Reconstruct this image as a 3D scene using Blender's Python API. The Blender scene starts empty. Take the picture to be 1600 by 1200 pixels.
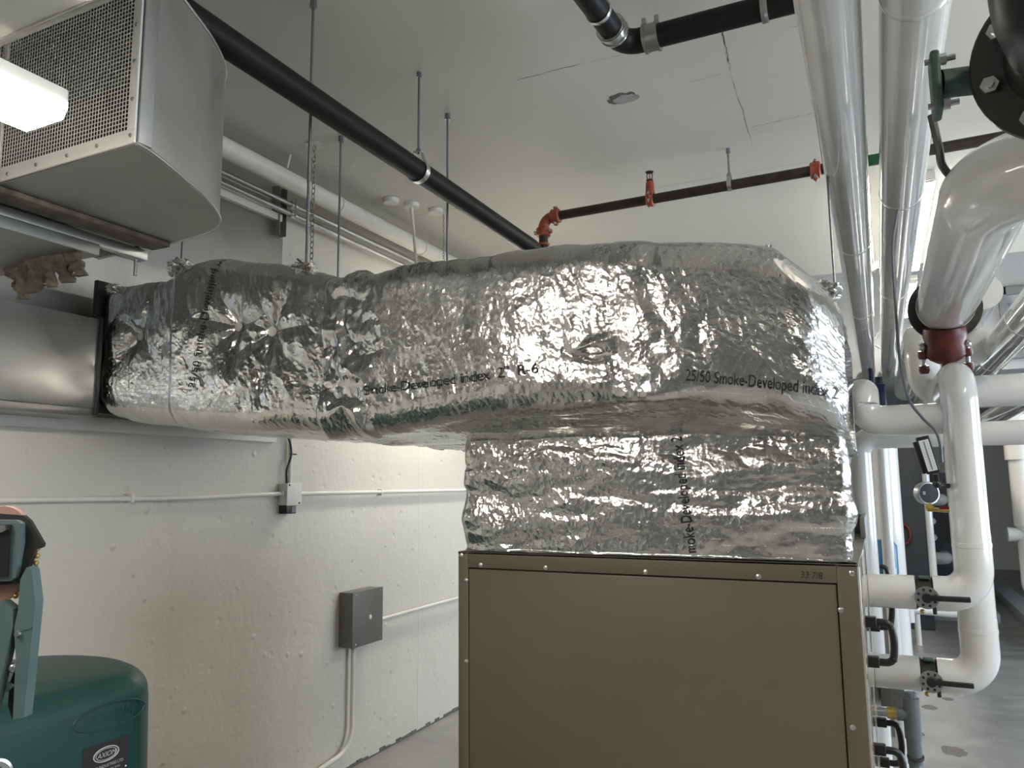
import bpy, bmesh, math, random
import numpy as np
from mathutils import Vector, Matrix
from mathutils.bvhtree import BVHTree

scene = bpy.context.scene
COL = scene.collection
PI = math.pi

# ------------------------------------------------------------------ camera
cam_d = bpy.data.cameras.new('camera'); cam = bpy.data.objects.new('camera', cam_d); COL.objects.link(cam)
cam_d.sensor_width = 36.0; cam_d.lens = 36.0*1190/1600; cam_d.clip_start = 0.05; cam_d.clip_end = 100
_r = Vector((0.90171939, 0.43221734, -0.00950345)); _f = Vector((-0.42737497, 0.89450198, 0.13121294))
_u = _r.cross(_f)
cam.matrix_world = Matrix(((_r.x, _u.x, -_f.x, 0.0), (_r.y, _u.y, -_f.y, 0.0), (_r.z, _u.z, -_f.z, 1.65), (0, 0, 0, 1)))
scene.camera = cam

# ------------------------------------------------------------------ world, exposure
world = bpy.data.worlds.new('world'); scene.world = world; world.use_nodes = True
wb = world.node_tree.nodes['Background']; wb.inputs[0].default_value = (0.74, 0.86, 1.0, 1); wb.inputs[1].default_value = 4.6
scene.view_settings.view_transform = 'Standard'; scene.view_settings.look = 'None'
scene.view_settings.gamma = 1.0; scene.view_settings.use_curve_mapping = False
scene.view_settings.exposure = 1.3
scene.cycles.max_bounces = 8; scene.cycles.transmission_bounces = 4
LAMP = 17.0            # emission strength of the strip-light lenses
LAMP_COL = (1.0, 0.945, 0.84)

# daylight enters by the windows of the right wall (portals only guide the sampling)
def portal(y0, y1, z0, z1, x):
    l = bpy.data.lights.new('daylight_portal', 'AREA'); l.shape = 'RECTANGLE'; l.size = y1-y0; l.size_y = z1-z0
    l.cycles.is_portal = True
    o = bpy.data.objects.new('daylight_portal', l); COL.objects.link(o)
    o.matrix_world = Matrix(((0, 0, 1, x), (1, 0, 0, (y0+y1)/2), (0, 1, 0, (z0+z1)/2), (0, 0, 0, 1)))
WIN = [(0.6, 3.6, 0.9, 2.7), (4.8, 9.0, 0.9, 2.7)]
for w in WIN: portal(w[0], w[1], w[2], w[3], 4.62)

# ------------------------------------------------------------------ materials
MATS = {}
def nmat(name):
    m = bpy.data.materials.new(name); m.use_nodes = True; MATS[name] = m
    nt = m.node_tree; b = nt.nodes['Principled BSDF']
    return m, nt, b
def setp(b, **k):
    for kk, v in k.items():
        n = {'col': 'Base Color', 'rough': 'Roughness', 'metal': 'Metallic', 'coat': 'Coat Weight', 'spec': 'Specular IOR Level', 'crough': 'Coat Roughness', 'trans': 'Transmission Weight', 'ior': 'IOR', 'alpha': 'Alpha'}[kk]
        b.inputs[n].default_value = (*v, 1) if kk == 'col' else v
def coord(nt, kind='Object'):
    t = nt.nodes.new('ShaderNodeTexCoord'); return t.outputs[kind]
def noise(nt, vec, scale, detail=4, rough=.55, dist=0):
    n = nt.nodes.new('ShaderNodeTexNoise'); n.inputs['Scale'].default_value = scale; n.inputs['Detail'].default_value = detail
    n.inputs['Roughness'].default_value = rough; n.inputs['Distortion'].default_value = dist
    nt.links.new(vec, n.inputs['Vector']); return n.outputs['Fac']
def voro(nt, vec, scale, feat='F1', rnd=1.0):
    n = nt.nodes.new('ShaderNodeTexVoronoi'); n.feature = feat; n.inputs['Scale'].default_value = scale; n.inputs['Randomness'].default_value = rnd
    nt.links.new(vec, n.inputs['Vector']); return n.outputs['Distance']
def ramp(nt, fac, stops):
    r = nt.nodes.new('ShaderNodeValToRGB'); cr = r.color_ramp
    while len(cr.elements) < len(stops): cr.elements.new(0.5)
    for e, (p, c) in zip(cr.elements, stops):
        e.position = p; e.color = (*c, 1) if len(c) == 3 else c
    nt.links.new(fac, r.inputs['Fac']); return r.outputs['Color']
def mth(nt, op, a, b=None):
    n = nt.nodes.new('ShaderNodeMath'); n.operation = op
    for i, x in enumerate((a, b)):
        if x is None: continue
        if isinstance(x, (int, float)): n.inputs[i].default_value = x
        else: nt.links.new(x, n.inputs[i])
    return n.outputs[0]
def bump(nt, b, h, strength, dist=.01, prev=None):
    n = nt.nodes.new('ShaderNodeBump'); n.inputs['Strength'].default_value = strength; n.inputs['Distance'].default_value = dist
    nt.links.new(h, n.inputs['Height'])
    if prev is not None: nt.links.new(prev, n.inputs['Normal'])
    nt.links.new(n.outputs[0], b.inputs['Normal']); return n.outputs[0]
def mapping(nt, vec, scale=(1, 1, 1), rot=(0, 0, 0)):
    n = nt.nodes.new('ShaderNodeMapping'); n.inputs['Scale'].default_value = scale; n.inputs['Rotation'].default_value = rot
    nt.links.new(vec, n.inputs['Vector']); return n.outputs[0]
def simple(name, col, rough=.5, metal=0., var=.12, scale=12, bmp=0., bscale=60, coat=0., spec=.5):
    m, nt, b = nmat(name); setp(b, rough=rough, metal=metal, coat=coat, spec=spec)
    v = coord(nt); f = noise(nt, v, scale, 5)
    c0 = tuple(x*(1-var) for x in col); c1 = tuple(min(1, x*(1+var)) for x in col)
    nt.links.new(ramp(nt, f, [(.3, c0), (.7, c1)]), b.inputs['Base Color'])
    if bmp: bump(nt, b, noise(nt, v, bscale, 4), bmp, .004)
    return m

simple('white_jacket', (.66, .655, .635), .16, var=.03, scale=3, coat=.6, bmp=.06, bscale=9)
simple('white_jacket_film', (.56, .555, .535), .07, var=.05, scale=5, coat=1.0, bmp=.10, bscale=7)
simple('white_enamel', (.72, .70, .65), .35, var=.04, scale=5)
simple('white_conduit', (.70, .68, .62), .42, var=.06, scale=8, bmp=.1)
simple('black_abs', (.008, .008, .008), .5, spec=.25, var=.3, scale=6, bmp=.05, bscale=40)
simple('abs_print', (.09, .09, .085), .6, var=.3, scale=60)
simple('black_plastic', (.012, .012, .013), .38, var=.2)
simple('black_cast', (.016, .015, .014), .45, var=.4, scale=18, bmp=.35, bscale=45)
simple('dark_steel_pipe', (.045, .036, .027), .5, metal=.35, var=.35, scale=14, bmp=.1)
simple('red_coupling', (.33, .065, .03), .45, var=.25, scale=25, bmp=.2)
simple('dark_red_cast', (.10, .013, .008), .4, var=.35, scale=18, bmp=.25)
simple('green_band', (.008, .10, .028), .5, var=.4, scale=30)
simple('green_cast', (.045, .085, .07), .45, var=.2, scale=18, bmp=.2)
simple('steel', (.45, .46, .47), .35, metal=1.0, var=.1, scale=40)
simple('zinc_rod', (.30, .315, .33), .38, metal=.9, var=.15, scale=90)
simple('bright_zinc', (.62, .62, .60), .28, metal=1.0, var=.08, scale=40)
simple('pin_zinc', (.72, .71, .68), .45, metal=.35, var=.05)
simple('chain_steel', (.33, .27, .20), .4, metal=.9, var=.25, scale=60)
simple('brass', (.50, .36, .12), .32, metal=.9, var=.15, scale=30)
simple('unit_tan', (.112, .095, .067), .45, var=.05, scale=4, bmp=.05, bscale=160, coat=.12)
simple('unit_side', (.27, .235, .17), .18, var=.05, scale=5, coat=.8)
simple('dark_gap', (.02, .018, .015), .8, var=.1)
simple('grey_box', (.135, .135, .12), .42, var=.07, scale=14, coat=.1)
simple('grey_pvc', (.11, .125, .14), .38, var=.1, scale=20)
simple('tank_green', (.008, .044, .037), .40, var=.1, scale=6, bmp=.06, bscale=220)
simple('cutter_green', (.075, .115, .115), .42, var=.08, scale=30)
simple('copper_pink', (.30, .17, .145), .5, var=.12, scale=20)
simple('dark_machine', (.035, .038, .042), .5, var=.2, scale=10)
simple('mid_grey', (.20, .205, .21), .55, var=.1, scale=6)
simple('panel_grey', (.40, .41, .41), .6, var=.06, scale=3)
simple('blue_paint', (.01, .12, .25), .4, var=.15)
simple('dark_blue', (.008, .012, .06), .4, var=.2)
simple('red_grip', (.35, .01, .02), .35, var=.1)
simple('yellow_tag', (.6, .42, .05), .5, var=.1)
simple('label_white', (.68, .70, .70), .5, var=.03)
simple('ink_black', (.012, .012, .013), .55, var=.05)
simple('ink_grey', (.45, .45, .43), .5, var=.05)
simple('insulation_torn', (.10, .085, .065), .9, var=.5, scale=25, bmp=.8, bscale=40)
simple('crack_dark', (.13, .12, .10), .9, var=.5, scale=60)
simple('bare_block', (.33, .32, .30), .8, var=.15, scale=5, bmp=.3)
simple('patch_grey', (.36, .36, .35), .8, var=.25, scale=22)
simple('patch_edge', (.14, .135, .12), .9, var=.4, scale=40)

def mk_wall():
    m, nt, b = nmat('painted_concrete'); setp(b, rough=.5)
    v = coord(nt)
    big = noise(nt, v, .9, 4); fine = noise(nt, v, 26, 6, .6)
    c = ramp(nt, big, [(.3, (.58, .555, .49)), (.7, (.66, .635, .57))])
    # scuffs and chips of their own shape
    sp = voro(nt, v, 7.5); msk = noise(nt, v, 2.2, 5, .65)
    spots = mth(nt, 'MULTIPLY', mth(nt, 'LESS_THAN', sp, .075), mth(nt, 'GREATER_THAN', msk, .56))
    mix = nt.nodes.new('ShaderNodeMix'); mix.data_type = 'RGBA'; mix.inputs['B'].default_value = (.36, .33, .28, 1)
    nt.links.new(mth(nt, 'MULTIPLY', spots, .6), mix.inputs['Factor']); nt.links.new(c, mix.inputs['A'])
    nt.links.new(mix.outputs['Result'], b.inputs['Base Color'])
    lump = mth(nt, 'MULTIPLY', mth(nt, 'MAXIMUM', mth(nt, 'SUBTRACT', .16, voro(nt, v, 9)), 0.0), mth(nt, 'GREATER_THAN', noise(nt, v, 3.3, 4), .52))
    pit = mth(nt, 'ADD', mth(nt, 'MINIMUM', voro(nt, v, 6.5), .13), lump)
    n1 = bump(nt, b, pit, .9, .045)
    n2 = bump(nt, b, noise(nt, v, 4, 5, .6, .8), .25, .03, n1)
    bump(nt, b, fine, .35, .008, n2)
mk_wall()
def mk_ceiling():
    m, nt, b = nmat('painted_ceiling'); setp(b, rough=.7)
    v = coord(nt)
    c = ramp(nt, noise(nt, v, .8, 4), [(.3, (.59, .575, .52)), (.7, (.64, .625, .57))])
    sp = voro(nt, v, 3.6); msk = noise(nt, v, 1.7, 4, .6)
    spots = mth(nt, 'MULTIPLY', mth(nt, 'LESS_THAN', sp, .035), mth(nt, 'GREATER_THAN', msk, .5))
    mix = nt.nodes.new('ShaderNodeMix'); mix.data_type = 'RGBA'; mix.inputs['B'].default_value = (.34, .32, .28, 1)
    nt.links.new(mth(nt, 'MULTIPLY', spots, .6), mix.inputs['Factor']); nt.links.new(c, mix.inputs['A'])
    nt.links.new(mix.outputs['Result'], b.inputs['Base Color'])
    n1 = bump(nt, b, noise(nt, v, 3, 4), .15, .02)
    bump(nt, b, noise(nt, v, 60, 4), .10, .004, n1)
mk_ceiling()
def mk_floor():
    m, nt, b = nmat('concrete_floor'); setp(b, rough=.38)
    v = coord(nt)
    c = ramp(nt, noise(nt, v, 2.3, 7, .62, .4), [(.25, (.20, .195, .185)), (.55, (.30, .295, .28)), (.8, (.37, .365, .35))])
    st = mth(nt, 'LESS_THAN', noise(nt, v, 1.1, 5, .6), .34)
    mix = nt.nodes.new('ShaderNodeMix'); mix.data_type = 'RGBA'; mix.inputs['B'].default_value = (.13, .125, .115, 1)
    nt.links.new(mth(nt, 'MULTIPLY', st, .7), mix.inputs['Factor']); nt.links.new(c, mix.inputs['A'])
    nt.links.new(mix.outputs['Result'], b.inputs['Base Color'])
    nt.links.new(ramp(nt, noise(nt, v, 4, 4), [(.3, (.28,)*3), (.7, (.5,)*3)]), b.inputs['Roughness'])
    bump(nt, b, noise(nt, v, 30, 5), .15, .004)
mk_floor()
def mk_galv(name, col, rough):
    m, nt, b = nmat(name); setp(b, metal=1.0)
    v = coord(nt)
    c0 = tuple(x*.88 for x in col)
    n = nt.nodes.new('ShaderNodeTexVoronoi'); n.inputs['Scale'].default_value = 55; nt.links.new(v, n.inputs['Vector'])
    bw = nt.nodes.new('ShaderNodeSeparateColor'); nt.links.new(n.outputs['Color'], bw.inputs[0])
    f = mth(nt, 'ADD', mth(nt, 'MULTIPLY', bw.outputs[0], .12), mth(nt, 'MULTIPLY', noise(nt, v, 3, 4), .88))
    nt.links.new(ramp(nt, f, [(.3, c0), (.7, col)]), b.inputs['Base Color'])
    nt.links.new(ramp(nt, noise(nt, v, 5, 4), [(.3, (rough*.8,)*3), (.7, (rough*1.25,)*3)]), b.inputs['Roughness'])
    bump(nt, b, noise(nt, v, 2.2, 2), .03, .03)
mk_galv('galvanized', (.50, .51, .505), .36)
mk_galv('galvanized_dull', (.40, .40, .385), .42)
def mk_foil():
    m, nt, b = nmat('foil'); setp(b, metal=1.0, rough=.2)
    uv = coord(nt, 'UV')
    nt.links.new(ramp(nt, noise(nt, uv, 6, 4), [(.3, (.60, .59, .57)), (.7, (.70, .695, .675))]), b.inputs['Base Color'])
    nt.links.new(ramp(nt, noise(nt, uv, 9, 4), [(.3, (.11,)*3), (.7, (.23,)*3)]), b.inputs['Roughness'])
    warp = nt.nodes.new('ShaderNodeTexNoise'); warp.inputs['Scale'].default_value = 18; warp.inputs['Detail'].default_value = 3; nt.links.new(uv, warp.inputs['Vector'])
    va = nt.nodes.new('ShaderNodeVectorMath'); va.operation = 'MULTIPLY_ADD'; va.inputs[1].default_value = (.03, .03, .0)
    nt.links.new(warp.outputs['Color'], va.inputs[0]); nt.links.new(uv, va.inputs[2])
    h1 = voro(nt, va.outputs[0], 62)           # fine crinkle facets
    n1 = bump(nt, b, h1, .26, .006)
    n2 = bump(nt, b, noise(nt, mapping(nt, uv, (1, .5, 1), (0, 0, .5)), 120, 3, .6, .8), .30, .003, n1)
    # reinforcing scrim: a faint diamond net of threads under the foil
    lines = None
    for a in (.50, -.50, PI/2):
        s = nt.nodes.new('ShaderNodeSeparateXYZ'); nt.links.new(mapping(nt, uv, (1, 1, 1), (0, 0, a)), s.inputs[0])
        fr = mth(nt, 'FRACT', mth(nt, 'MULTIPLY', s.outputs[0], 46.0 if a < 1 else 60.0))
        ln = mth(nt, 'MULTIPLY', mth(nt, 'LESS_THAN', fr, .13), .8 if a < 1 else .5)
        lines = ln if lines is None else mth(nt, 'MAXIMUM', lines, ln)
    bump(nt, b, lines, .55, .0014, n2)
mk_foil()
def mk_mesh_lens():
    m, nt, b = nmat('lamp_lens')
    b.inputs['Base Color'].default_value = (.9, .88, .82, 1); b.inputs['Emission Color'].default_value = (*LAMP_COL, 1); b.inputs['Emission Strength'].default_value = LAMP
mk_mesh_lens()
def mk_near():
    m, nt, b = nmat('lamp_lens_near')
    b.inputs['Base Color'].default_value = (.9, .88, .82, 1); b.inputs['Emission Color'].default_value = (*LAMP_COL, 1); b.inputs['Emission Strength'].default_value = LAMP*1.75
mk_near()
def mk_glass():
    m, nt, b = nmat('gauge_glass'); setp(b, col=(1, 1, 1), rough=.02, trans=1.0, ior=1.45)
    m, nt, b = nmat('window_glass'); setp(b, col=(1, 1, 1), rough=.0, trans=1.0, ior=1.02)
mk_glass()

# ------------------------------------------------------------------ mesh helpers
def basis(d):
    d = Vector(d).normalized(); a = Vector((0, 0, 1)) if abs(d.z) < .9 else Vector((1, 0, 0))
    u = d.cross(a).normalized(); return u, u.cross(d).normalized() * -1 if False else d.cross(u).normalized(), d
class MB:
    def __init__(s): s.v = []; s.f = []
    def add(s, vs, fs):
        o = len(s.v); s.v += [tuple(v) for v in vs]; s.f += [tuple(i+o for i in f) for f in fs]; return s
    def box(s, lo, hi, bev=0.0, M=None):
        if bev <= 0:
            x0, y0, z0 = lo; x1, y1, z1 = hi
            vs = [(x0,y0,z0),(x1,y0,z0),(x1,y1,z0),(x0,y1,z0),(x0,y0,z1),(x1,y0,z1),(x1,y1,z1),(x0,y1,z1)]
            fs = [(0,3,2,1),(4,5,6,7),(0,1,5,4),(1,2,6,5),(2,3,7,6),(3,0,4,7)]
        else:
            bm = bmesh.new(); bmesh.ops.create_cube(bm, size=1.0)
            for v in bm.verts:
                v.co = Vector([lo[i] + (hi[i]-lo[i])*(v.co[i]+.5) for i in range(3)])
            bmesh.ops.bevel(bm, geom=list(bm.edges), offset=bev, segments=3, profile=.5, affect='EDGES')
            bm.verts.index_update(); vs = [tuple(v.co) for v in bm.verts]; fs = [tuple(v.index for v in f.verts) for f in bm.faces]; bm.free()
        if M is not None: vs = [M @ Vector(v) for v in vs]
        return s.add(vs, fs)
    def tube(s, pts, r, n=16, cap=True):
        pts = [Vector(p) for p in pts]; rs = r if hasattr(r, '__len__') else [r]*len(pts)
        ts = []
        for i in range(len(pts)):
            a = pts[max(i-1, 0)]; b = pts[min(i+1, len(pts)-1)]; ts.append((b-a).normalized())
        u, w, _ = basis(ts[0]); vs = []; fs = []
        for i, p in enumerate(pts):
            t = ts[i]; u = (u - t*u.dot(t)).normalized(); w = t.cross(u)
            for k in range(n):
                a = 2*PI*k/n; vs.append(p + (u*math.cos(a)+w*math.sin(a))*rs[i])
        for i in range(len(pts)-1):
            for k in range(n):
                k2 = (k+1) % n; fs.append((i*n+k, i*n+k2, (i+1)*n+k2, (i+1)*n+k))
        if cap: fs.append(tuple(reversed(range(n)))); fs.append(tuple(range((len(pts)-1)*n, len(pts)*n)))
        return s.add(vs, fs)
    def lathe(s, prof, origin, axis, n=32):      # prof = [(along, radius)...]
        u, w, d = basis(axis); o = Vector(origin); vs = []; fs = []
        for h, r in prof:
            for k in range(n):
                a = 2*PI*k/n; vs.append(o + d*h + (u*math.cos(a)+w*math.sin(a))*max(r, 1e-5))
        m = len(prof)
        for i in range(m-1):
            for k in range(n):
                k2 = (k+1) % n; fs.append((i*n+k, i*n+k2, (i+1)*n+k2, (i+1)*n+k))
        fs.append(tuple(reversed(range(n)))); fs.append(tuple(range((m-1)*n, m*n)))
        return s.add(vs, fs)
    def prism(s, poly, M, h):                    # poly in local xy, extruded local z 0..h
        n = len(poly); vs = [M @ Vector((x, y, 0)) for x, y in poly] + [M @ Vector((x, y, h)) for x, y in poly]
        fs = [tuple(reversed(range(n))), tuple(range(n, 2*n))] + [(i, (i+1) % n, n+(i+1) % n, n+i) for i in range(n)]
        return s.add(vs, fs)
    def sphere(s, c, r, nu=20, nv=12, sc=(1, 1, 1)):
        c = Vector(c); vs = [c + Vector((0, 0, r*sc[2]))]; fs = []
        for j in range(1, nv):
            t = PI*j/nv
            for k in range(nu):
                a = 2*PI*k/nu; vs.append(c + Vector((r*math.sin(t)*math.cos(a)*sc[0], r*math.sin(t)*math.sin(a)*sc[1], r*math.cos(t)*sc[2])))
        vs.append(c - Vector((0, 0, r*sc[2])))
        for k in range(nu): fs.append((0, 1+k, 1+(k+1) % nu))
        for j in range(nv-2):
            for k in range(nu):
                a = 1+j*nu+k; b = 1+j*nu+(k+1) % nu; fs.append((a, a+nu, b+nu, b))
        L = len(vs)-1; o = 1+(nv-2)*nu
        for k in range(nu): fs.append((o+k, L, o+(k+1) % nu))
        return s.add(vs, fs)
    def build(s, name, mat, parent=None, smooth=40, label=None, cat=None, group=None, kind=None):
        me = bpy.data.meshes.new(name); me.from_pydata([tuple(v) for v in s.v], [], s.f); me.update()
        bm = bmesh.new(); bm.from_mesh(me); bmesh.ops.recalc_face_normals(bm, faces=bm.faces); bm.to_mesh(me); bm.free()
        if smooth:
            me.polygons.foreach_set('use_smooth', [True]*len(me.polygons)); me.set_sharp_from_angle(angle=math.radians(smooth))
        me.materials.append(MATS[mat])
        return link(name, me, parent, label, cat, group, kind)
def link(name, me, parent=None, label=None, cat=None, group=None, kind=None):
    o = bpy.data.objects.new(name, me); COL.objects.link(o)
    if parent is not None:
        o.parent = parent
        o.matrix_parent_inverse = Matrix.LocRotScale(parent.location, parent.rotation_euler, None).inverted() if parent.parent is None else Matrix.Identity(4)
    if label: o['label'] = label
    if cat: o['category'] = cat
    if group: o['group'] = group
    if kind: o['kind'] = kind
    return o
def thing(name, label, cat, loc, group=None):
    o = bpy.data.objects.new(name, None); COL.objects.link(o); o.location = loc; o.empty_display_size = .05
    o['label'] = label; o['category'] = cat
    if group: o['group'] = group
    return o
def bend(pts, r, n=10):
    """polyline with rounded corners of radius r (number or list per inner point)"""
    pts = [Vector(p) for p in pts]; out = [pts[0]]
    for i in range(1, len(pts)-1):
        rr = r[i-1] if hasattr(r, '__len__') else r
        a = (pts[i-1]-pts[i]).normalized(); b = (pts[i+1]-pts[i]).normalized()
        ang = a.angle(b)
        if ang > PI-.02: out.append(pts[i]); continue
        L = rr/math.tan(ang/2); c = pts[i] + (a+b).normalized()*(rr/math.sin(ang/2))
        p0 = pts[i]+a*L; p1 = pts[i]+b*L; v0 = p0-c; tot = PI-ang; ax = v0.cross(p1-c).normalized()
        for k in range(n+1): out.append(c + Matrix.Rotation(tot*k/n, 3, ax) @ v0)
    out.append(pts[-1]); return out
def spline(pts, n=8):
    pts = [Vector(p) for p in pts]; P = [pts[0]*2-pts[1]] + pts + [pts[-1]*2-pts[-2]]; out = []
    for i in range(1, len(P)-2):
        for k in range(n):
            t = k/n; a, b, c, d = P[i-1], P[i], P[i+1], P[i+2]
            out.append(.5*((2*b)+(c-a)*t+(2*a-5*b+4*c-d)*t*t+(3*b-a-3*c+d)*t**3))
    out.append(pts[-1]); return out
def frame(o, x, y):
    x = Vector(x).normalized(); y = Vector(y).normalized(); z = x.cross(y)
    return Matrix(((x.x, y.x, z.x, o[0]), (x.y, y.y, z.y, o[1]), (x.z, y.z, z.z, o[2]), (0, 0, 0, 1)))
def text_bm(body, size, grid=0.0, shear=0.0, sx=1.0, align='LEFT'):
    cu = bpy.data.curves.new('lettering', 'FONT'); cu.body = body; cu.size = size; cu.shear = shear; cu.align_x = align; cu.resolution_u = 4
    ob = bpy.data.objects.new('lettering', cu); COL.objects.link(ob)
    dg = bpy.context.evaluated_depsgraph_get(); me = bpy.data.meshes.new_from_object(ob.evaluated_get(dg))
    bpy.data.objects.remove(ob); bpy.data.curves.remove(cu)
    bm = bmesh.new(); bm.from_mesh(me); bpy.data.meshes.remove(me)
    for v in bm.verts: v.co.x *= sx
    bmesh.ops.triangulate(bm, faces=bm.faces)
    if grid:
        xs = [v.co.x for v in bm.verts]; ys = [v.co.y for v in bm.verts]
        x = min(xs)+grid
        while x < max(xs):
            bmesh.ops.bisect_plane(bm, geom=list(bm.verts)+list(bm.edges)+list(bm.faces), plane_co=(x, 0, 0), plane_no=(1, 0, 0)); x += grid
        y = min(ys)+grid
        while y < max(ys):
            bmesh.ops.bisect_plane(bm, geom=list(bm.verts)+list(bm.edges)+list(bm.faces), plane_co=(0, y, 0), plane_no=(0, 1, 0)); y += grid
    return bm
def text_flat(body, size, M, name, mat, parent, shear=0., sx=1., align='CENTER', fn=None, grid=0.):
    bm = text_bm(body, size, grid, shear, sx, align)
    for v in bm.verts: v.co = (M @ v.co) if fn is None else fn(v.co)
    me = bpy.data.meshes.new(name); bm.to_mesh(me); bm.free(); me.materials.append(MATS[mat])
    return link(name, me, parent)
def hexbolt(mb, c, d, r, h):
    u, w, d = basis(d); c = Vector(c)
    vs = [c + (u*math.cos(PI/3*k)+w*math.sin(PI/3*k))*r for k in range(6)]
    vs2 = [p + d*h for p in vs]; mb.add(vs+vs2, [(5,4,3,2,1,0), (6,7,8,9,10,11)] + [(k, (k+1) % 6, 6+(k+1) % 6, 6+k) for k in range(6)])

# numpy noise ---------------------------------------------------------------
def hash2(ix, iy, seed, k=0):
    h = (ix.astype(np.int64)*374761393 + iy.astype(np.int64)*668265263 + seed*2246822519 + k*3266489917) & 0xffffffff
    h = ((h ^ (h >> 13))*1274126177) & 0xffffffff; h = (h ^ (h >> 16)) & 0xffffffff
    return h/4294967295.0
def vnoise(x, y, seed):
    ix = np.floor(x); iy = np.floor(y); fx = x-ix; fy = y-iy
    ux = fx*fx*fx*(fx*(fx*6-15)+10); uy = fy*fy*fy*(fy*(fy*6-15)+10)
    def g(dx, dy):
        a = hash2(ix+dx, iy+dy, seed)*2*PI; return np.cos(a)*(fx-dx)+np.sin(a)*(fy-dy)
    return (g(0,0)*(1-ux)+g(1,0)*ux)*(1-uy)+(g(0,1)*(1-ux)+g(1,1)*ux)*uy
def fbm(x, y, seed, oct=4):
    r = 0; a = 1.
    for k in range(oct): r = r + a*vnoise(x*2**k, y*2**k, seed+k); a *= .5
    return r
def facets(x, y, seed, slope=1.0, k=.9):
    """crumpled sheet: upper envelope of randomly tilted little patches, sharp creases between"""
    ix = np.floor(x); iy = np.floor(y); best = np.full(x.shape, -9.)
    for dx in (-1, 0, 1):
        for dy in (-1, 0, 1):
            cx = ix+dx; cy = iy+dy
            px_ = cx+hash2(cx, cy, seed, 1); py_ = cy+hash2(cx, cy, seed, 2)
            gx = (hash2(cx, cy, seed, 3)-.5)*2*slope; gy = (hash2(cx, cy, seed, 4)-.5)*2*slope
            rx = x-px_; ry = y-py_
            best = np.maximum(best, gx*rx+gy*ry-k*(rx*rx+ry*ry))
    return best
def grid_mesh(name, P, uv, mat, parent, label=None):
    nu, nv = P.shape[:2]; me = bpy.data.meshes.new(name)
    idx = np.arange(nu*nv).reshape(nu, nv)
    q = np.stack([idx[:-1, :-1], idx[1:, :-1], idx[1:, 1:], idx[:-1, 1:]], -1).reshape(-1, 4)
    me.vertices.add(nu*nv); me.vertices.foreach_set('co', P.reshape(-1).astype(np.float32))
    me.loops.add(q.size); me.loops.foreach_set('vertex_index', q.reshape(-1).astype(np.int32))
    me.polygons.add(len(q)); me.polygons.foreach_set('loop_start', np.arange(0, q.size, 4, dtype=np.int32)); me.polygons.foreach_set('loop_total', np.full(len(q), 4, dtype=np.int32))
    me.polygons.foreach_set('use_smooth', np.ones(len(q), dtype=bool))
    ul = me.uv_layers.new(name='UVMap'); ul.data.foreach_set('uv', uv.reshape(-1, 2)[q.reshape(-1)].reshape(-1).astype(np.float32))
    me.update(); me.validate(); me.materials.append(MATS[mat])
    return link(name, me, parent, label), q
def gnormal(P):
    du = np.gradient(P, axis=0); dv = np.gradient(P, axis=1); n = np.cross(du, dv); return n/(np.linalg.norm(n, axis=-1, keepdims=True)+1e-9)

# ================================================================== STRUCTURE
XW, ZC = -2.93, 3.4
def struct(name, mb, mat, label=None, smooth=0):
    return mb.build(name, mat, None, smooth, label, None, None, 'structure')
struct('floor', MB().box((XW-.2, -4.2, -.15), (4.8, 17.2, 0)), 'concrete_floor', 'grey stained concrete floor of the mechanical room')
ceiling = struct('ceiling', MB().box((XW-.2, -4.2, ZC), (4.8, 6.85, ZC+.2)), 'painted_ceiling', 'cream painted concrete ceiling with cracks and a grey patch')
struct('wall_fascia', MB().box((XW-.2, 6.75, ZC+.2), (4.8, 6.85, 4.5)), 'painted_ceiling', 'step in the ceiling height')
struct('ceiling_far', MB().box((XW-.2, 6.85, 4.3), (4.8, 8.95, 4.5)), 'painted_ceiling', 'raised strip of ceiling beyond the cream ceiling')
struct('wall_left', MB().box((XW-.2, -4.2, 0), (XW, 17.2, 4.5)), 'painted_concrete', 'cream painted pitted concrete wall behind the duct')
struct('wall_front', MB().box((XW-.2, -4.4, 0), (4.8, -4.2, 4.5)), 'bare_block', 'bare grey concrete wall behind the camera')
struct('wall_far', MB().box((XW-.2, 17.0, 0), (4.8, 17.2, 4.5)), 'painted_concrete', 'dim far wall of the plant room')
bulk = struct('wall_bulkhead', MB().box((XW-.2, 8.95, 2.75), (4.8, 9.1, 4.5)).box((XW-.2, 9.1, 2.75), (4.8, 17.2, 2.9)), 'panel_grey', 'pale grey bulkhead above the far pipes')
mb = MB(); ys = [-4.2]
for (y0, y1, z0, z1) in WIN:
    mb.box((4.6, ys[-1], 0), (4.8, y0, 4.5)); mb.box((4.6, y0, 0), (4.8, y1, z0)); mb.box((4.6, y0, z1), (4.8, y1, 4.5)); ys.append(y1)
mb.box((4.6, ys[-1], 0), (4.8, 17.2, 4.5))
struct('wall_right', mb, 'bare_block', 'right wall with the daylight windows')
for i, (y0, y1, z0, z1) in enumerate(WIN):
    f = MB()
    n = 3
    for k in range(n+1):
        y = y0+(y1-y0)*k/n; f.box((4.62, y-.03 if k else y, z0), (4.72, y+.03 if k < n else y, z1))
    f.box((4.62, y0, z0), (4.72, y1, z0+.05)); f.box((4.62, y0, z1-.05), (4.72, y1, z1))
    struct('window_%d' % (i+1), f, 'white_enamel', 'white framed window in the right wall')
struct('trim_1', MB().box((XW, -1, 1.885), (XW+.03, 3.14, 1.945), .004), 'white_enamel', 'white painted board fixed along the wall under the metal duct')

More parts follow.
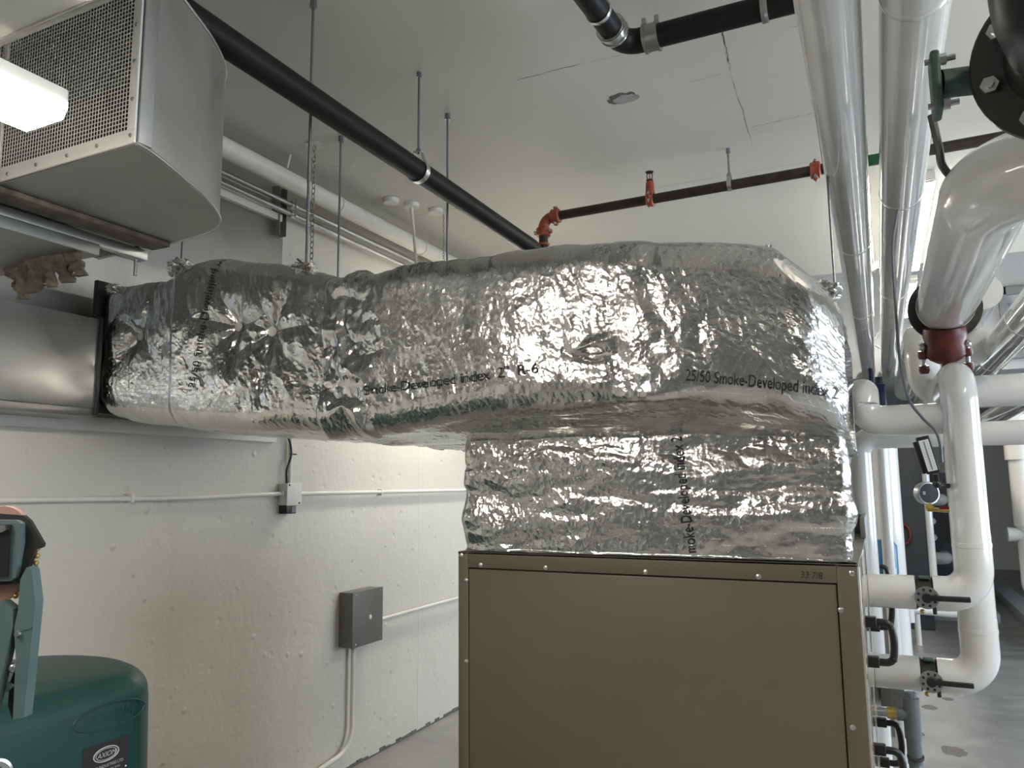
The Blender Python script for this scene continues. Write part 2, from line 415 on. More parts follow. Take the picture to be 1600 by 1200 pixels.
# cracks, stains of the ceiling
rng = random.Random(4)
def crack(pts, w, name='crack'):
    P = []; 
    for a, b in zip(pts[:-1], pts[1:]):
        for k in range(8): t = k/8; P.append((a[0]+(b[0]-a[0])*t+rng.uniform(-.004, .004), a[1]+(b[1]-a[1])*t+rng.uniform(-.004, .004)))
    P.append(pts[-1]); mb = MB(); vs = []; fs = []
    dx = pts[-1][0]-pts[0][0]; dy = pts[-1][1]-pts[0][1]; L = math.hypot(dx, dy); nx, ny = -dy/L, dx/L
    for i, (x, y) in enumerate(P):
        ww = w*rng.uniform(.15, 1.0)*(0.2 if i in (0, len(P)-1) else 1)
        vs += [(x+nx*ww, y+ny*ww, ZC-.0008), (x-nx*ww, y-ny*ww, ZC-.0008)]
    fs = [(2*i, 2*i+1, 2*i+3, 2*i+2) for i in range(len(P)-1)]
    mb.add(vs, fs).build(name, 'crack_dark', ceiling, 0)
crack([(-1.32, 2.83), (-1.02, 2.83)], .0022); crack([(-.98, 2.835), (-.80, 2.84)], .0012)
crack([(-.44, 2.80), (-.45, 3.02), (-.462, 3.17)], .0035); crack([(-.465, 3.2), (-.475, 3.6), (-.49, 4.0)], .0014)
crack([(-.46, 3.17), (-.72, 3.19)], .0012); crack([(-.46, 3.75), (-.26, 3.74), (-.15, 3.73)], .0018)
crack([(-2.66, 4.05), (-2.2, 4.06), (-1.9, 4.05)], .002); crack([(-1.2, 4.3), (-.2, 4.32)], .0012)
crack([(-2.62, 3.2), (-2.45, 3.2)], .0012); crack([(-.2, 2.95), (-.08, 2.98)], .0025)
def blob(cx, cy, rx, ry, z, mat, name, seed, ja=.25):
    r2 = random.Random(seed); n = 26; vs = []
    for k in range(n):
        a = 2*PI*k/n; r = 1+r2.uniform(-ja, ja)*(.3 if math.sin(a) > 0 else 1)
        vs.append((cx+rx*r*math.cos(a), cy+ry*r*math.sin(a), z))
    MB().add(vs, [tuple(range(n))]).build(name, mat, ceiling, 0)
blob(-.945, 3.19, .075, .05, ZC-.0008, 'patch_edge', 'stain_rim', 3, .2)
blob(-.935, 3.20, .062, .038, ZC-.0016, 'patch_grey', 'stain', 5, .10)
fl = bpy.data.objects['floor']
for (cx, cy, rx, ry, sd) in ((.30, 5.62, .07, .10, 2), (.22, 6.6, .05, .07, 6), (.36, 6.9, .04, .05, 7), (.12, 5.9, .04, .05, 8)):
    r2 = random.Random(sd); vs = [(cx+rx*(1+r2.uniform(-.14, .14))*math.cos(2*PI*k/20), cy+ry*(1+r2.uniform(-.14, .14))*math.sin(2*PI*k/20), .0008) for k in range(20)]
    MB().add(vs, [tuple(range(20))]).build('stain', 'crack_dark', fl, 0)

# vertical form joint of the wall
MB().box((XW-.001, 4.597, 0), (XW+.0015, 4.603, 3.3)).build('form_joint', 'white_conduit', bpy.data.objects['wall_left'], 0)
# dark gap between wall and floor
mbx = MB(); rr = random.Random(8)
y = 2.0
while y < 7:
    h = rr.uniform(.006, .028); mbx.box((XW-.001, y, 0.0), (XW+.003, y+.06, h)); y += .06
mbx.build('broken_joint', 'crack_dark', bpy.data.objects['wall_left'], 0)

# ================================================================== FOIL-WRAPPED DUCT
duct = thing('insulated_duct', 'large duct wrapped in crumpled silver foil insulation above the tan cabinet', 'duct', (-1.2, 2.4, 1.447))
def ip(x, xs, ys): return np.interp(x, xs, ys)
def section(X, Yf, Yb, zt, zbf, zbb, r, nb, nf, ntop, nc=14):
    """loop of a rounded section: back-bottom -> front-bottom corner -> front -> top corner -> top -> back"""
    n = len(X); Y = []; Z = []
    c = lambda a: np.asarray(a)[:, None]
    Yf, Yb, zt, zbf, zbb, r = map(c, (Yf, Yb, zt, zbf, zbb, r))
    rb = np.minimum(r, (zt-zbf)*.3)
    t = 1-(1-np.linspace(0, 1, nb)[None, :-1])**1.8
    Y.append(Yb+(Yf+rb-Yb)*t); Z.append(zbb+(zbf-zbb)*(t**5))
    a = np.linspace(0, PI/2, nc)[None, :-1]
    Y.append(Yf+rb-rb*np.sin(a)); Z.append(zbf+rb-rb*np.cos(a))
    t = np.linspace(0, 1, nf)[None, :-1]
    Y.append(Yf+0*t+0*rb); Z.append(zbf+rb+(zt-zbf-2*rb)*t)
    a = np.linspace(0, PI/2, nc)[None, :-1]
    Y.append(Yf+rb-rb*np.cos(a)); Z.append(zt-rb+rb*np.sin(a))
    t = np.linspace(0, 1, ntop)[None, :]
    Y.append(Yf+rb+(Yb-Yf-rb)*t); Z.append(zt+0*t+0*rb)
    t = np.linspace(0, 1, 6)[None, 1:]
    Y.append(Yb+0*t+0*rb); Z.append(zt+(zbb-zt)*t)
    Y = np.concatenate(Y, 1); Z = np.concatenate(Z, 1)
    return np.stack([np.repeat(X[:, None], Y.shape[1], 1), Y, Z], -1)
def arcs(P):
    d = np.linalg.norm(np.diff(P, axis=1), axis=-1).mean(0); b = np.concatenate([[0], np.cumsum(d)])
    d = np.linalg.norm(np.diff(P, axis=0), axis=-1)[:, P.shape[1]//3]; a = np.concatenate([[0], np.cumsum(d)])
    return np.meshgrid(a, b, indexing='ij')
def crumple(A, B, seed, amp=1.0, st=(1, 1)):
    A = A*st[0]; B = B*st[1]
    wx = .022*fbm(A*8, B*8, seed+50); wy = .03*fbm(A*8, B*8, seed+60)
    A2 = A+wx+.22*B; B2 = B+wy            # the creases lean a little off the vertical
    big = fbm(A*2.6, B*2.6, seed)*.018
    f1 = facets(A2*19, B2*8.5, seed+1, 1.0, .7)*.0075
    f2 = -facets(A2*46, B2*19+.6*A2*19, seed+2, 1.1, .7)*.0029
    f3 = facets(A2*104, B2*50, seed+3, 1.2, .7)*.0010
    m = np.clip(.55+2.0*fbm(A*3.6+9, B*3.0, seed+7, 3), .08, 1.5)
    m2 = np.clip(.55+2.2*fbm(A*5.1+3, B*4.2, seed+8, 3), .10, 1.4)
    return big + amp*(f1*m+f2*m2+f3*(.25+.75*m2))

# -- inlet wrap (from the metal duct to the main wrap)
X = np.linspace(-2.745, -1.555, 330)
zt = ip(X, [-2.745, -2.36, -2.31, -2.26, -2.15, -1.95, -1.7, -1.61, -1.555], [2.455, 2.455, 2.485, 2.485, 2.485, 2.45, 2.385, 2.35, 2.26])
zb = ip(X, [-2.745, -2.60, -2.35, -2.0, -1.55], [1.955, 1.91, 1.875, 1.845, 1.815])
Yf = ip(X, [-2.745, -2.70, -2.34, -2.30, -1.7, -1.55], [1.985, 1.965, 1.965, 1.94, 1.935, 1.945])
P = section(X, Yf, 2.95+0*X, zt, zb, zb-.005, .075+0*X, 130, 170, 24)
A, B = arcs(P); N = gnormal(P)
N *= np.sign((N[:, P.shape[1]//2, 1].mean())*-1)
H = crumple(A, B, 11, .95)
PINS = [(-2.54, 2.234), (-2.006, 2.213), (-1.849, 2.18)]
Xg, Zg = P[..., 0], P[..., 2]; front = np.clip((2.2-P[..., 1])/.15, 0, 1)
for i, (px_, pz_) in enumerate(PINS):
    dx = Xg-px_; dz = Zg-pz_; r = np.sqrt(dx*dx+dz*dz)+1e-6; th = np.arctan2(dz, dx)
    near = front*np.exp(-(r/.03)**4); H = H*(1-near); rd = np.maximum(r-.02, 0)
    star = .5+.5*np.cos((7 if i else 4)*th+1.3*i+2*vnoise(th*1.3, r*0+i*7.7, 31))
    H += front*(-.032*np.exp(-rd/.05) + (.019*np.sqrt(star)-.009)*np.clip((r-.018)/.04, 0, 1)*np.exp(-r/.11))
Pd = P + N*H[..., None]
inlet, q1 = grid_mesh('inlet_wrap', Pd, np.stack([A, B], -1), 'foil', duct)
bvh_in = BVHTree.FromPolygons(Pd.reshape(-1, 3).tolist(), q1.tolist())

# -- main wrap (elbow over the cabinet)
XR, RC = -.062, .13
th = np.linspace(0, PI/2, 46)
X = np.concatenate([-1.60+.022*(1-np.cos(np.linspace(0, PI/2, 8))), np.linspace(-1.575, XR-RC, 372), XR-RC+RC*np.sin(th[1:])])
lip = np.concatenate([.14*(1-np.sin(np.linspace(0, PI/2, 8)))**1.6, 0*X[8:]])
Yf = ip(X, [-1.6, -1.3, -1.0, -.75, -.55, -.35, -.2, 0], [1.905, 1.885, 1.865, 1.85, 1.842, 1.852, 1.875, 1.89])+lip
cor = np.concatenate([0*X[:-45], RC*(1-np.cos(th[1:]))]); Yf = Yf+cor
zt = ip(X, [-1.6, -1.48, -1.1, -.79, -.57, -.235, -.2, -.085, -.062], [2.335, 2.343, 2.325, 2.308, 2.293, 2.24, 2.23, 2.125, 2.08])-lip
zbf = ip(X, [-1.6, -1.3, -1.05, -.77, -.43, -.23, -.05], [1.795, 1.81, 1.832, 1.838, 1.838, 1.808, 1.765])+lip*.6
zbb = ip(X, [-1.6, -1.25, -1.15, -.06], [1.80, 1.80, 1.745, 1.74])
Yb = 2.95-cor*.3
P = section(X, Yf, Yb, zt, zbf, zbb, .085+0*X, 140, 200, 26)
# the end face: rows drawn in towards the middle of the last section
last = P[-1]; cen = np.array([XR-.03, 2.45, 2.0]); rows = []
for k in np.linspace(.06, .97, 22): 
    rw = last*(1-k)+cen*k; rw[:, 0] = XR-.05*np.clip((rw[:, 1]-1.95)/.9, 0, 1); rows.append(rw)
P = np.concatenate([P, np.array(rows)], 0)
A, B = arcs(P); N = gnormal(P); N *= np.sign(N[100, P.shape[1]//2, 1])*-1
# edge-on folds along the bottom, finer scrim-smooth zone top right
st = np.clip((B-.85)/.25, 0, 1)
H1 = crumple(A, B, 23, 1.0); H2 = crumple(A, B, 29, 1.0, (.22, 2.0))
smooth_zone = np.exp(-(((P[..., 0]+.27)/.17)**2+((P[..., 2]-2.12)/.13)**2))
H = (H1*st+H2*(1-st))*(1-.72*smooth_zone)
# a torn fold and a sag near the middle, pulled creases at the left seam
cx, cz = P[..., 0], P[..., 2]; fr = np.clip((2.1-P[..., 1])/.1, 0, 1)
H += fr*.014*np.exp(-((cx+.66)/.055)**2-((cz-2.005-.25*(cx+.66))/.014)**2) - fr*.018*np.exp(-((cx+.665)/.06)**2-((cz-1.985+.1*(cx+.66))/.016)**2)
H += fr*.02*np.exp(-((cx+.50)/.09)**2-((cz-1.87)/.02)**2)
H += fr*.010*np.sin(26*(cz+.7*cx)+5*fbm(cx*5, cz*5, 77))*np.exp(-((cx+1.48)/.12)**2)
Pd = P+N*H[..., None]
main, q2 = grid_mesh('main_wrap', Pd, np.stack([A, B], -1), 'foil', duct)
bvh_main = BVHTree.FromPolygons(Pd.reshape(-1, 3).tolist(), q2.tolist())

# -- plenum wrap on top of the cabinet
def plenum():
    x0, x1, y0, y1 = -1.182, -.076, 2.10, 2.96; r = .03
    out = []
    for y in np.linspace(y1, y0+r, 50): out.append((x0, y))
    for a in np.linspace(0, PI/2, 10)[1:-1]: out.append((x0+r-r*math.cos(a), y0+r-r*math.sin(a)))
    for x in np.linspace(x0+r, x1-r, 300): out.append((x, y0))
    for a in np.linspace(0, PI/2, 10)[1:-1]: out.append((x1-r+r*math.sin(a), y0+r-r*math.cos(a)))
    for y in np.linspace(y0+r, y1, 60): out.append((x1-.035*(y-y0)/.9, y))
    out = np.array(out); z = np.linspace(1.452, 1.83, 96)
    P = np.zeros((len(out), len(z), 3)); P[..., 0] = out[:, None, 0]; P[..., 1] = out[:, None, 1]; P[..., 2] = z[None]
    A, B = arcs(P); N = gnormal(P); N *= np.sign(N[200, 40, 1])*-1
    H = crumple(A, B, 41, .9, (.62, 1.9))
    H += .006*np.sin(B*33+6*fbm(A*1.7, B*4, 90))*np.clip(1.2*fbm(A*1.5+3, B*3, 91)+.4, 0, 1)
    H += .012*np.sin(np.clip((B)/.38, 0, 1)*PI)-.004
    Pd = P+N*H[..., None]; Pd[:, 0, :2] = P[:, 0, :2]
    Pd[..., 1] = np.maximum(Pd[..., 1], 2.075)
    o, q = grid_mesh('plenum_wrap', Pd, np.stack([A, B], -1), 'foil', duct)
    return BVHTree.FromPolygons(Pd.reshape(-1, 3).tolist(), q.tolist())
bvh_pl = plenum()

def on_foil(bvh, x, z, off=.0040):
    h = bvh.ray_cast(Vector((x, 1.0, z)), Vector((0, 1, 0)))
    if h[0] is None: h = (Vector((x, 1.95, z)),)
    return Vector((x, h[0].y-off, z))
def foil_text(body, size, x, z, ang, bvh, sx=1.0, curve=0.0, name='printed_text', label=None, fade=None):
    ca, sa = math.cos(ang), math.sin(ang)
    def fn(c):
        k = curve*c.x*c.x
        return on_foil(bvh, x+c.x*ca-(c.y+k)*sa, z+c.x*sa+(c.y+k)*ca)
    o = text_flat(body, size, None, name, 'ink_black', duct, sx=sx, align='LEFT', fn=fn, grid=.006)
    o['label'] = label or 'black printed lettering on foil'
foil_text(') Smoke-Developed index  2"  R-6', .0415, -1.435, 1.925, .034, bvh_main, 1.09)
foil_text('25/50 Smoke-Developed index 2', .0415, -.413, 1.898, -.13, bvh_main, .62, curve=-.10)
foil_text('25/50 Smoke-Developed in', .047, -2.18, 2.0, PI/2-.20, bvh_in, .93)
foil_text('moke-Developed index 2', .043, -.458, 1.462, PI/2+.085, bvh_pl, .72)

for i, (x, z) in enumerate(PINS):
    p = on_foil(bvh_in, x, z, .004)
    d = Vector((.25, -1, -.02)) if i == 2 else Vector((-.05, -1, 0))
    mb = MB().lathe([(0, .0145), (.0015, .017), (.003, .0165), (.0015, .010), (.001, .005), (.004, .004), (.005, .001)], p, d, 24)
    mb.build('insulation_pin', 'pin_zinc', duct, 50, 'round zinc pin washer')
# crumpled foil knots where the hanger rods leave the wrap, taped corner
def knot(c, r, seed, name='foil_knot'):
    mb = MB().sphere(c, r, 48, 32, (1.15, 1, .8)); V = np.array([list(v) for v in mb.v]); cc = np.array(c)
    D = V-cc; n = D/np.linalg.norm(D, axis=1, keepdims=True); th = np.arctan2(n[:, 1], n[:, 0])
    k = .8+.55*fbm(n[:, 0]*2.2+seed, n[:, 2]*2.2+n[:, 1]*1.6, seed)+.22*facets(np.cos(th)*4+9, n[:, 2]*5+np.sin(th)*4, seed, 1.3, .8)
    mb.v = [tuple(x) for x in cc+D*k[:, None]]
    o = mb.build(name, 'foil', duct, 60); me = o.data; ul = me.uv_layers.new(name='UVMap')
    for l in me.loops:
        co = me.vertices[l.vertex_index].co; ul.data[l.index].uv = (co.x+co.y, co.z)
knot((-2.34, 1.99, 2.475), .046, 1); knot((-1.735, 1.995, 2.385), .044, 2); knot((-.10, 2.06, 2.13), .04, 3); knot((-.225, 1.99, 2.232), .024, 4)
knot((-2.70, 1.985, 2.435), .03, 6)
# black flange gasket at the metal end
MB().box((-2.775, 1.95, 1.945), (-2.755, 2.95, 2.475), .004).build('end_flange', 'black_cast', duct, 30, 'dark flange at the end of the foil wrap')

# ================================================================== METAL DUCT on the wall, sheet panel
gd = thing('galvanized_duct', 'plain galvanized sheet-metal duct along the wall left of the foil wrap', 'duct', (-2.8, 1, 1.925))
MB().box((XW+.005, -3.5, 1.955), (-2.70, 1.94, 2.305), .003).build('duct_body', 'galvanized', gd, 30)
MB().box((XW+.03, -3.5, 1.925), (-2.706, 1.94, 1.957), .002).build('bottom_lip', 'galvanized_dull', gd, 30)
MB().box((-2.72, 1.93, 1.93), (-2.692, 1.944, 2.312), .002).build('end_flange', 'black_cast', gd, 30)
sp = thing('sheet_metal_panel', 'flat grey sheet-metal panel on the wall above the metal duct', 'panel', (-2.92, 2, 2.33))
MB().box((XW+.005, -1.0, 2.33), (XW+.02, 3.15, 3.13), .002).build('sheet', 'galvanized_dull', sp, 30)
MB().box((XW+.018, -1.0, 3.10), (XW+.05, 3.11, 3.14), .002).build('top_flashing', 'white_conduit', sp, 30)

# ================================================================== TAN CABINET
unit = thing('equipment_cabinet', 'tan metal heat pump cabinet standing under the foil plenum', 'cabinet', (-.63, 3.0, 0))
ux0, ux1, uy0, uy1, uz = -1.194, -.063, 2.10, 4.0, 1.447
MB().box((ux0+.01, uy0+.012, .08), (ux1-.008, uy1, uz-.004)).build('body', 'dark_gap', unit, 0)
MB().box((ux0, uy0, .06), (ux0+.034, uy0+.04, uz), .003).build('corner_post', 'unit_tan', unit, 30)
MB().box((ux1-.05, uy0, .06), (ux1, uy0+.05, uz), .003).build('corner_post', 'unit_tan', unit, 30)
MB().box((ux0+.034, uy0, uz-.048), (ux1-.05, uy0+.03, uz), .002).build('top_rail', 'unit_tan', unit, 30)
MB().box((ux0, uy0, uz-.006), (ux1, uy1, uz)).build('top_panel', 'unit_tan', unit, 0)
MB().box((ux0+.0355, uy0+.003, .10), (ux1-.0525, uy0+.03, uz-.0515), .003).build('front_panel', 'unit_tan', unit, 30)
MB().box((ux0, uy0, 0), (ux1, uy1, .06), .004).build('base_rail', 'dark_machine', unit, 30)
MB().box((ux0-.0, uy0+.04, .06), (ux0+.01, uy1, uz-.006)).build('left_panel', 'unit_tan', unit, 0)
for (a, b) in ((uy0+.055, 2.70), (2.71, 3.32), (3.33, uy1)):
    for (c, d) in ((.10, .74), (.75, uz-.01)):
        MB().box((ux1-.012, a, c), (ux1+.002, b, d), .003).build('side_panel', 'unit_side', unit, 30)
for (x, z) in ((-1.183, 1.435), (-1.166, 1.36), (-1.115, 1.408), (-.90, 1.408), (-.078, 1.425), (-.108, 1.335), (-1.166, 1.12), (-.098, 1.06), (-.6, 1.408), (-.3, 1.408)):
    MB().lathe([(0, .0075), (.0025, .0065), (.004, .003)], (x, uy0+.001, z), (0, -1, 0), 14).build('screw', 'bright_zinc', unit, 40)
# D handles on the service side
def handle(y, z0, z1):
    r = .05; pts = bend([(ux1, y, z1), (ux1+.062, y, z1), (ux1+.075, y, (z0+z1)/2), (ux1+.062, y, z0), (ux1, y, z0)], [.02, .2, .02], 6)
    mb = MB().tube(pts, .010, 10); mb.box((ux1, y-.014, z1-.014), (ux1+.03, y+.014, z1+.014), .003); mb.box((ux1, y-.014, z0-.014), (ux1+.03, y+.014, z0+.014), .003)
    mb.build('handle', 'black_plastic', unit, 50, 'black plastic handle')
handle(2.36, 1.165, 1.27); handle(3.00, 1.15, 1.285); handle(3.72, 1.15, 1.285)
handle(2.44, .80, .915); handle(3.02, .70, .83)
text_flat('33 7/8', .024, frame((-.172, uy0-.0012, 1.409), (1, 0, -.03), (-.12, 0, 1)), 'handwriting', 'ink_black', unit, shear=.3, sx=.85)
# angle bracket at the top corner
MB().box((-.075, 3.05, uz), (-.058, 3.4, uz+.075), .002).box((-.14, 3.35, uz), (-.06, 3.4, uz+.075), .002).build('corner_bracket', 'galvanized_dull', unit, 30)

# ================================================================== INTAKE HOOD (upper left)
hood = thing('intake_hood', 'round-ended galvanized intake hood with wire mesh front, hung below the ceiling', 'intake hood', (-1.8, 1.06, 2.391))
hp = [(-2.23, 1.062), (-1.399, 1.061), (-1.404, 1.092), (-1.4235, 1.147), (-1.457, 1.2285), (-1.509, 1.3455), (-1.568, 1.443), (-1.626, 1.505), (-1.708, 1.548), (-1.856, 1.569), (-2.23, 1.576)]
curve = [hp[1], hp[2]] + [(v.x, v.y) for v in spline([Vector((a, b, 0)) for a, b in hp[3:10]], 7)] + [hp[10]]
hz0, hz1 = 2.391, 2.82
mb = MB(); n = len(curve); inn = []
for i, (x, y) in enumerate(curve):
    c = Vector((-1.91, 1.25, 0)); d = (c-Vector((x, y, 0))).normalized()*.005; inn.append((x+d.x, y+d.y))
vs = [(x, y, hz0) for x, y in curve]+[(x, y, hz1) for x, y in curve]+[(x, y, hz0) for x, y in inn]+[(x, y, hz1) for x, y in inn]
fs = []
for i in range(n-1):
    fs += [(i, i+1, n+i+1, n+i), (2*n+i, 3*n+i, 3*n+i+1, 2*n+i+1), (i, 2*n+i, 2*n+i+1, i+1), (n+i, n+i+1, 3*n+i+1, 3*n+i)]
mb.add(vs, fs).build('side_shell', 'galvanized', hood, 40)
poly = [hp[0]] + curve
MB().prism(poly, Matrix.Translation((0, 0, hz0-.005)), .005).build('bottom_panel', 'galvanized_dull', hood, 30)
MB().prism(poly, Matrix.Translation((0, 0, hz1)), .005).build('top_panel', 'galvanized_dull', hood, 30)
for z in (hz0-.003, hz1+.003):       # rolled seams
    MB().tube([(x, y, z) for x, y in curve], .005, 8).build('rim_seam', 'galvanized', hood, 50)
MB().box((-2.22, 1.40, hz0), (-1.62, 1.408, hz1)).build('inner_baffle', 'dark_machine', hood, 0)
MB().box((-2.22, 1.10, 2.575), (-1.66, 1.40, 2.581)).build('inner_shelf', 'dark_machine', hood, 0)
MB().box((-2.238, 1.061, hz0), (-2.23, 1.576, hz1)).build('left_panel', 'galvanized_dull', hood, 0)
for x in (-2.1,): MB().box((x, 1.30, hz1), (x+.025, 1.303, ZC)).build('hanger_strap', 'galvanized_dull', hood, 0)
fy = 1.0545
MB().box((-2.23, fy, hz0-.002), (-1.400, fy+.006, hz0+.030), .0012).build('frame_bottom', 'pin_zinc', hood, 30)
MB().box((-2.23, fy, hz1-.030), (-1.400, fy+.006, hz1), .0012).build('frame_top', 'pin_zinc', hood, 30)
MB().box((-1.423, fy, hz0+.030), (-1.400, fy+.006, hz1-.030), .0012).build('frame_side', 'pin_zinc', hood, 30)
MB().box((-1.900, fy+.001, hz0+.030), (-1.882, fy+.006, hz1-.030), .0012).build('frame_side', 'pin_zinc', hood, 30)
MB().box((-1.4015, 1.0625, hz0), (-1.3955, 1.097, hz1), .001).build('side_seam', 'galvanized_dull', hood, 30)
for x, z in ((-1.412, 2.407), (-1.412, 2.49), (-1.412, 2.578), (-1.412, 2.664), (-1.412, 2.75), (-1.52, 2.405), (-1.622, 2.403), (-1.732, 2.403), (-1.84, 2.401), (-1.893, 2.438), (-1.716, 2.804), (-1.6, 2.804), (-1.48, 2.804)):
    MB().lathe([(0, .0048), (.0025, .004), (.003, .0016)], (x, fy, z), (0, -1, 0), 10).build('screw', 'galvanized_dull', hood, 40)
mb = MB(); x = -2.22
while x < -1.42: mb.box((x-.0008, 1.0592, hz0+.024), (x+.0008, 1.0608, hz1-.024)); x += .0100
z = hz0+.024
while z < hz1-.024: mb.box((-2.22, 1.0596, z-.0008), (-1.42, 1.0612, z+.0008)); z += .0100
mb.build('wire_mesh', 'pin_zinc', hood, 0, 'square wire mesh over the hood opening', kind='stuff')

# strut below the hood, its rod, the shallow box behind it and the torn insulation
st_ = thing('strut_channel', 'bare metal strut under the intake hood with a rod end', 'strut', (-2.0, 1.25, 2.34))
MB().box((-2.016, .25, 2.340), (-1.977, 1.56, 2.3715), .002).build('channel', 'bright_zinc', st_, 30)
MB().tube([(-2.0, 1.537, 2.290), (-2.0, 1.537, 2.384)], .005, 10).build('threaded_rod', 'zinc_rod', st_)
MB().lathe([(0, .011), (.008, .011)], (-2.0, 1.537, 2.3715), (0, 0, 1), 6).build('nut', 'zinc_rod', st_, 30)
MB().box((-1.965, .25, 2.3715), (-1.888, 1.565, 2.3855), .002).build('packing_board', 'insulation_torn', st_, 30)
lb = thing('shallow_metal_box', 'dark shallow sheet-metal box beneath the strut by the wall', 'duct', (-2.1, 1.0, 2.305))
MB().box((-2.88, .25, 2.305), (-1.958, 1.388, 2.3395), .003).build('box_body', 'galvanized_dull', lb, 30)
ti = thing('torn_insulation', 'ragged dark scrap of torn insulation hanging under the shallow metal box', 'insulation', (-2.15, 1.33, 2.2))
rr = random.Random(12)
for k in range(11):
    x0 = -2.30+.030*k; n = 8; vs = []; top = 2.306
    ln = .045+.075*rr.random()*(.5+.5*math.sin(k*1.7)**2); yy = 1.295+rr.uniform(0, .07); tw = rr.uniform(-.04, .04)
    for i in range(n):
        t = i/(n-1); w = .028*(1-.5*t)+rr.uniform(-.010, .010); xc = x0+tw*t+rr.uniform(-.006, .006); z = top-ln*t
        for s, dy in ((-1, 0), (1, .005)):
            vs += [(xc+s*w, yy+.025*t+dy+rr.uniform(-.006, .006), z), (xc+s*w, yy+.012+.025*t+dy+rr.uniform(-.006, .006), z)]
    fs = []
    for i in range(n-1):
        a = i*4; b = a+4; fs += [(a, a+2, b+2, b), (a+1, b+1, b+3, a+3), (a, b, b+1, a+1), (a+2, a+3, b+3, b+2)]
    fs += [(0, 1, 3, 2), ((n-1)*4, (n-1)*4+2, (n-1)*4+3, (n-1)*4+1)]
    MB().add(vs, fs).build('shred', 'insulation_torn', ti, 0)

# ================================================================== WHITE OVERHEAD DUCT (top-left corner), STRIP LIGHTS
wd = thing('white_soffit_duct', 'white painted flat duct crossing overhead at the top left corner', 'duct', (-1.5, .55, 2.469))
MB().box((-2.9, .33, 2.469), (-.74, .78, 2.66), .005).build('duct_body', 'white_enamel', wd, 30)
MB().box((-2.9, .768, 2.464), (-.74, .783, 2.478), .0015).build('edge_strip', 'bright_zinc', wd, 30)
MB().tube([(-1.0, .55, 2.66), (-1.0, .55, 3.4)], .006, 8).build('hanger_rod', 'zinc_rod', wd)

def strip_light(x, y0, y1, z, w, h, label, hang=True, ceil=ZC, up=True):
    t = thing('strip_light', label, 'light fixture', (x, (y0+y1)/2, z), 'strip lights')
    hw = w/2
    up = up and hang; q = .78 if up else .55
    if not hang: q = .14
    lo = min(h*.3, h*q*.6)
    prof = [(-hw, h*q), (-hw*.98, lo), (-hw*.8, 0), (hw*.8, 0), (hw*.98, lo), (hw, h*q)]
    ye = 0.0 if hang == 2 else .012
    M = frame((x, y1-ye, z), (1, 0, 0), (0, 0, 1))
    MB().prism(prof, M, (y1-y0)-.012-ye).build('lens', 'lamp_lens' if hang != 2 else 'lamp_lens_near', t, 30)
    MB().box((x-hw*(.6 if up else 1.0), y0, z+h*q), (x+hw*(.6 if up else 1.0), y1, z+h), .003).build('housing', 'white_enamel', t, 30)
    for ya, yb in ((y0, y0+.012), (y1-.012, y1))[:2 if hang != 2 else 1]:
        MB().prism([(a*1.02, b-.002) for a, b in prof], frame((x, yb, z), (1, 0, 0), (0, 0, 1)), yb-ya).build('end_cap', 'white_enamel', t, 30)
    if hang:
        for yy in (y0+.12, y1-.1): chain_mesh((x, yy, z+h), (x, yy, ceil)).build('chain', 'chain_steel', t, 50)
    return t
def chain_mesh(a, b, L=.022, r=.0016):
    a = Vector(a); b = Vector(b); n = max(2, int((b-a).length/(L*.78))); mb = MB(); d = (b-a)/n
    for i in range(n):
        c = a+d*(i+.5); u, w, dd = basis(d); s = u if i % 2 else w
        pts = []
        for k in range(11):
            ang = 2*PI*k/10; pts.append(c+dd*(math.cos(ang)*L*.5)+s*(math.sin(ang)*L*.28))
        mb.tube(pts, r, 5, False)
    return mb
strip_light(-1.2675, -.44, .78, 2.275, .122, .0515, 'lit strip light hanging at the left in front of the mesh hood', 2, 2.469, False)
MB().box((-1.24, .7793, 2.314), (-1.229, .7806, 2.320)).build('end_mark', 'mid_grey', bpy.data.objects['strip_light'], 0)
strip_light(-2.45, 4.0, 5.24, 2.70, .14, .075, 'lit strip light hung close to the left wall, out of sight behind the foil duct', True, ZC, False)
for k, y0 in enumerate((-.6, 1.3)):
    strip_light(1.5, y0, y0+1.24, 2.95, .16, .08, ('nearer', 'farther')[k]+' of two lit strip lights hanging out of view on the right')
for k, (y0, y1) in enumerate(((4.75, 5.99), (6.05, 6.80))):
    strip_light(.315, y0, y1, 3.33, .16, .07, ('near' if k == 0 else 'far')+' one of two lit strip lights above the white overhead pipes', False)
strip_light(.315, 7.1, 8.6, 3.30, .16, .07, 'farthest lit strip light, close to the grey bulkhead', True, 4.3, False)

# ================================================================== HANGER RODS & CHAIN OF THE DUCT
def rod(x, y, z0, z1, label, r=.0055, name='hanger_rod', nut=None):
    t = thing(name, label, 'rod', (x, y, z0), 'duct hanger rods')
    MB().tube([(x, y, z0), (x, y, z1)], r, 10).build('shaft', 'zinc_rod', t)
    MB().lathe([(0, r*2.6), (.03, r*2.2)], (x, y, z1-.03), (0, 0, 1), 12).build('anchor', 'zinc_rod', t)
    if nut: MB().lathe([(0, .012), (.012, .012)], (x, y, nut), (0, 0, 1), 6).build('nut', 'zinc_rod', t, 30)
rod(-1.738, 2.0, 2.38, ZC, 'tall hanger rod beside the chain, crossing in front of the black pipe')
rod(-2.34, 1.995, 2.48, ZC, 'short piece of hanger rod rising behind the mesh hood')
rod(-2.338, 2.92, 2.40, ZC, 'thin hanger rod behind the duct, right of the chain')
rod(-1.74, 2.96, 2.30, ZC, 'thin hanger rod behind the black pipe, right of its ring hanger')
rod(-.10, 2.9, 2.15, ZC, 'hanger rod at the right end of the foil duct beside the white pipes', .005)
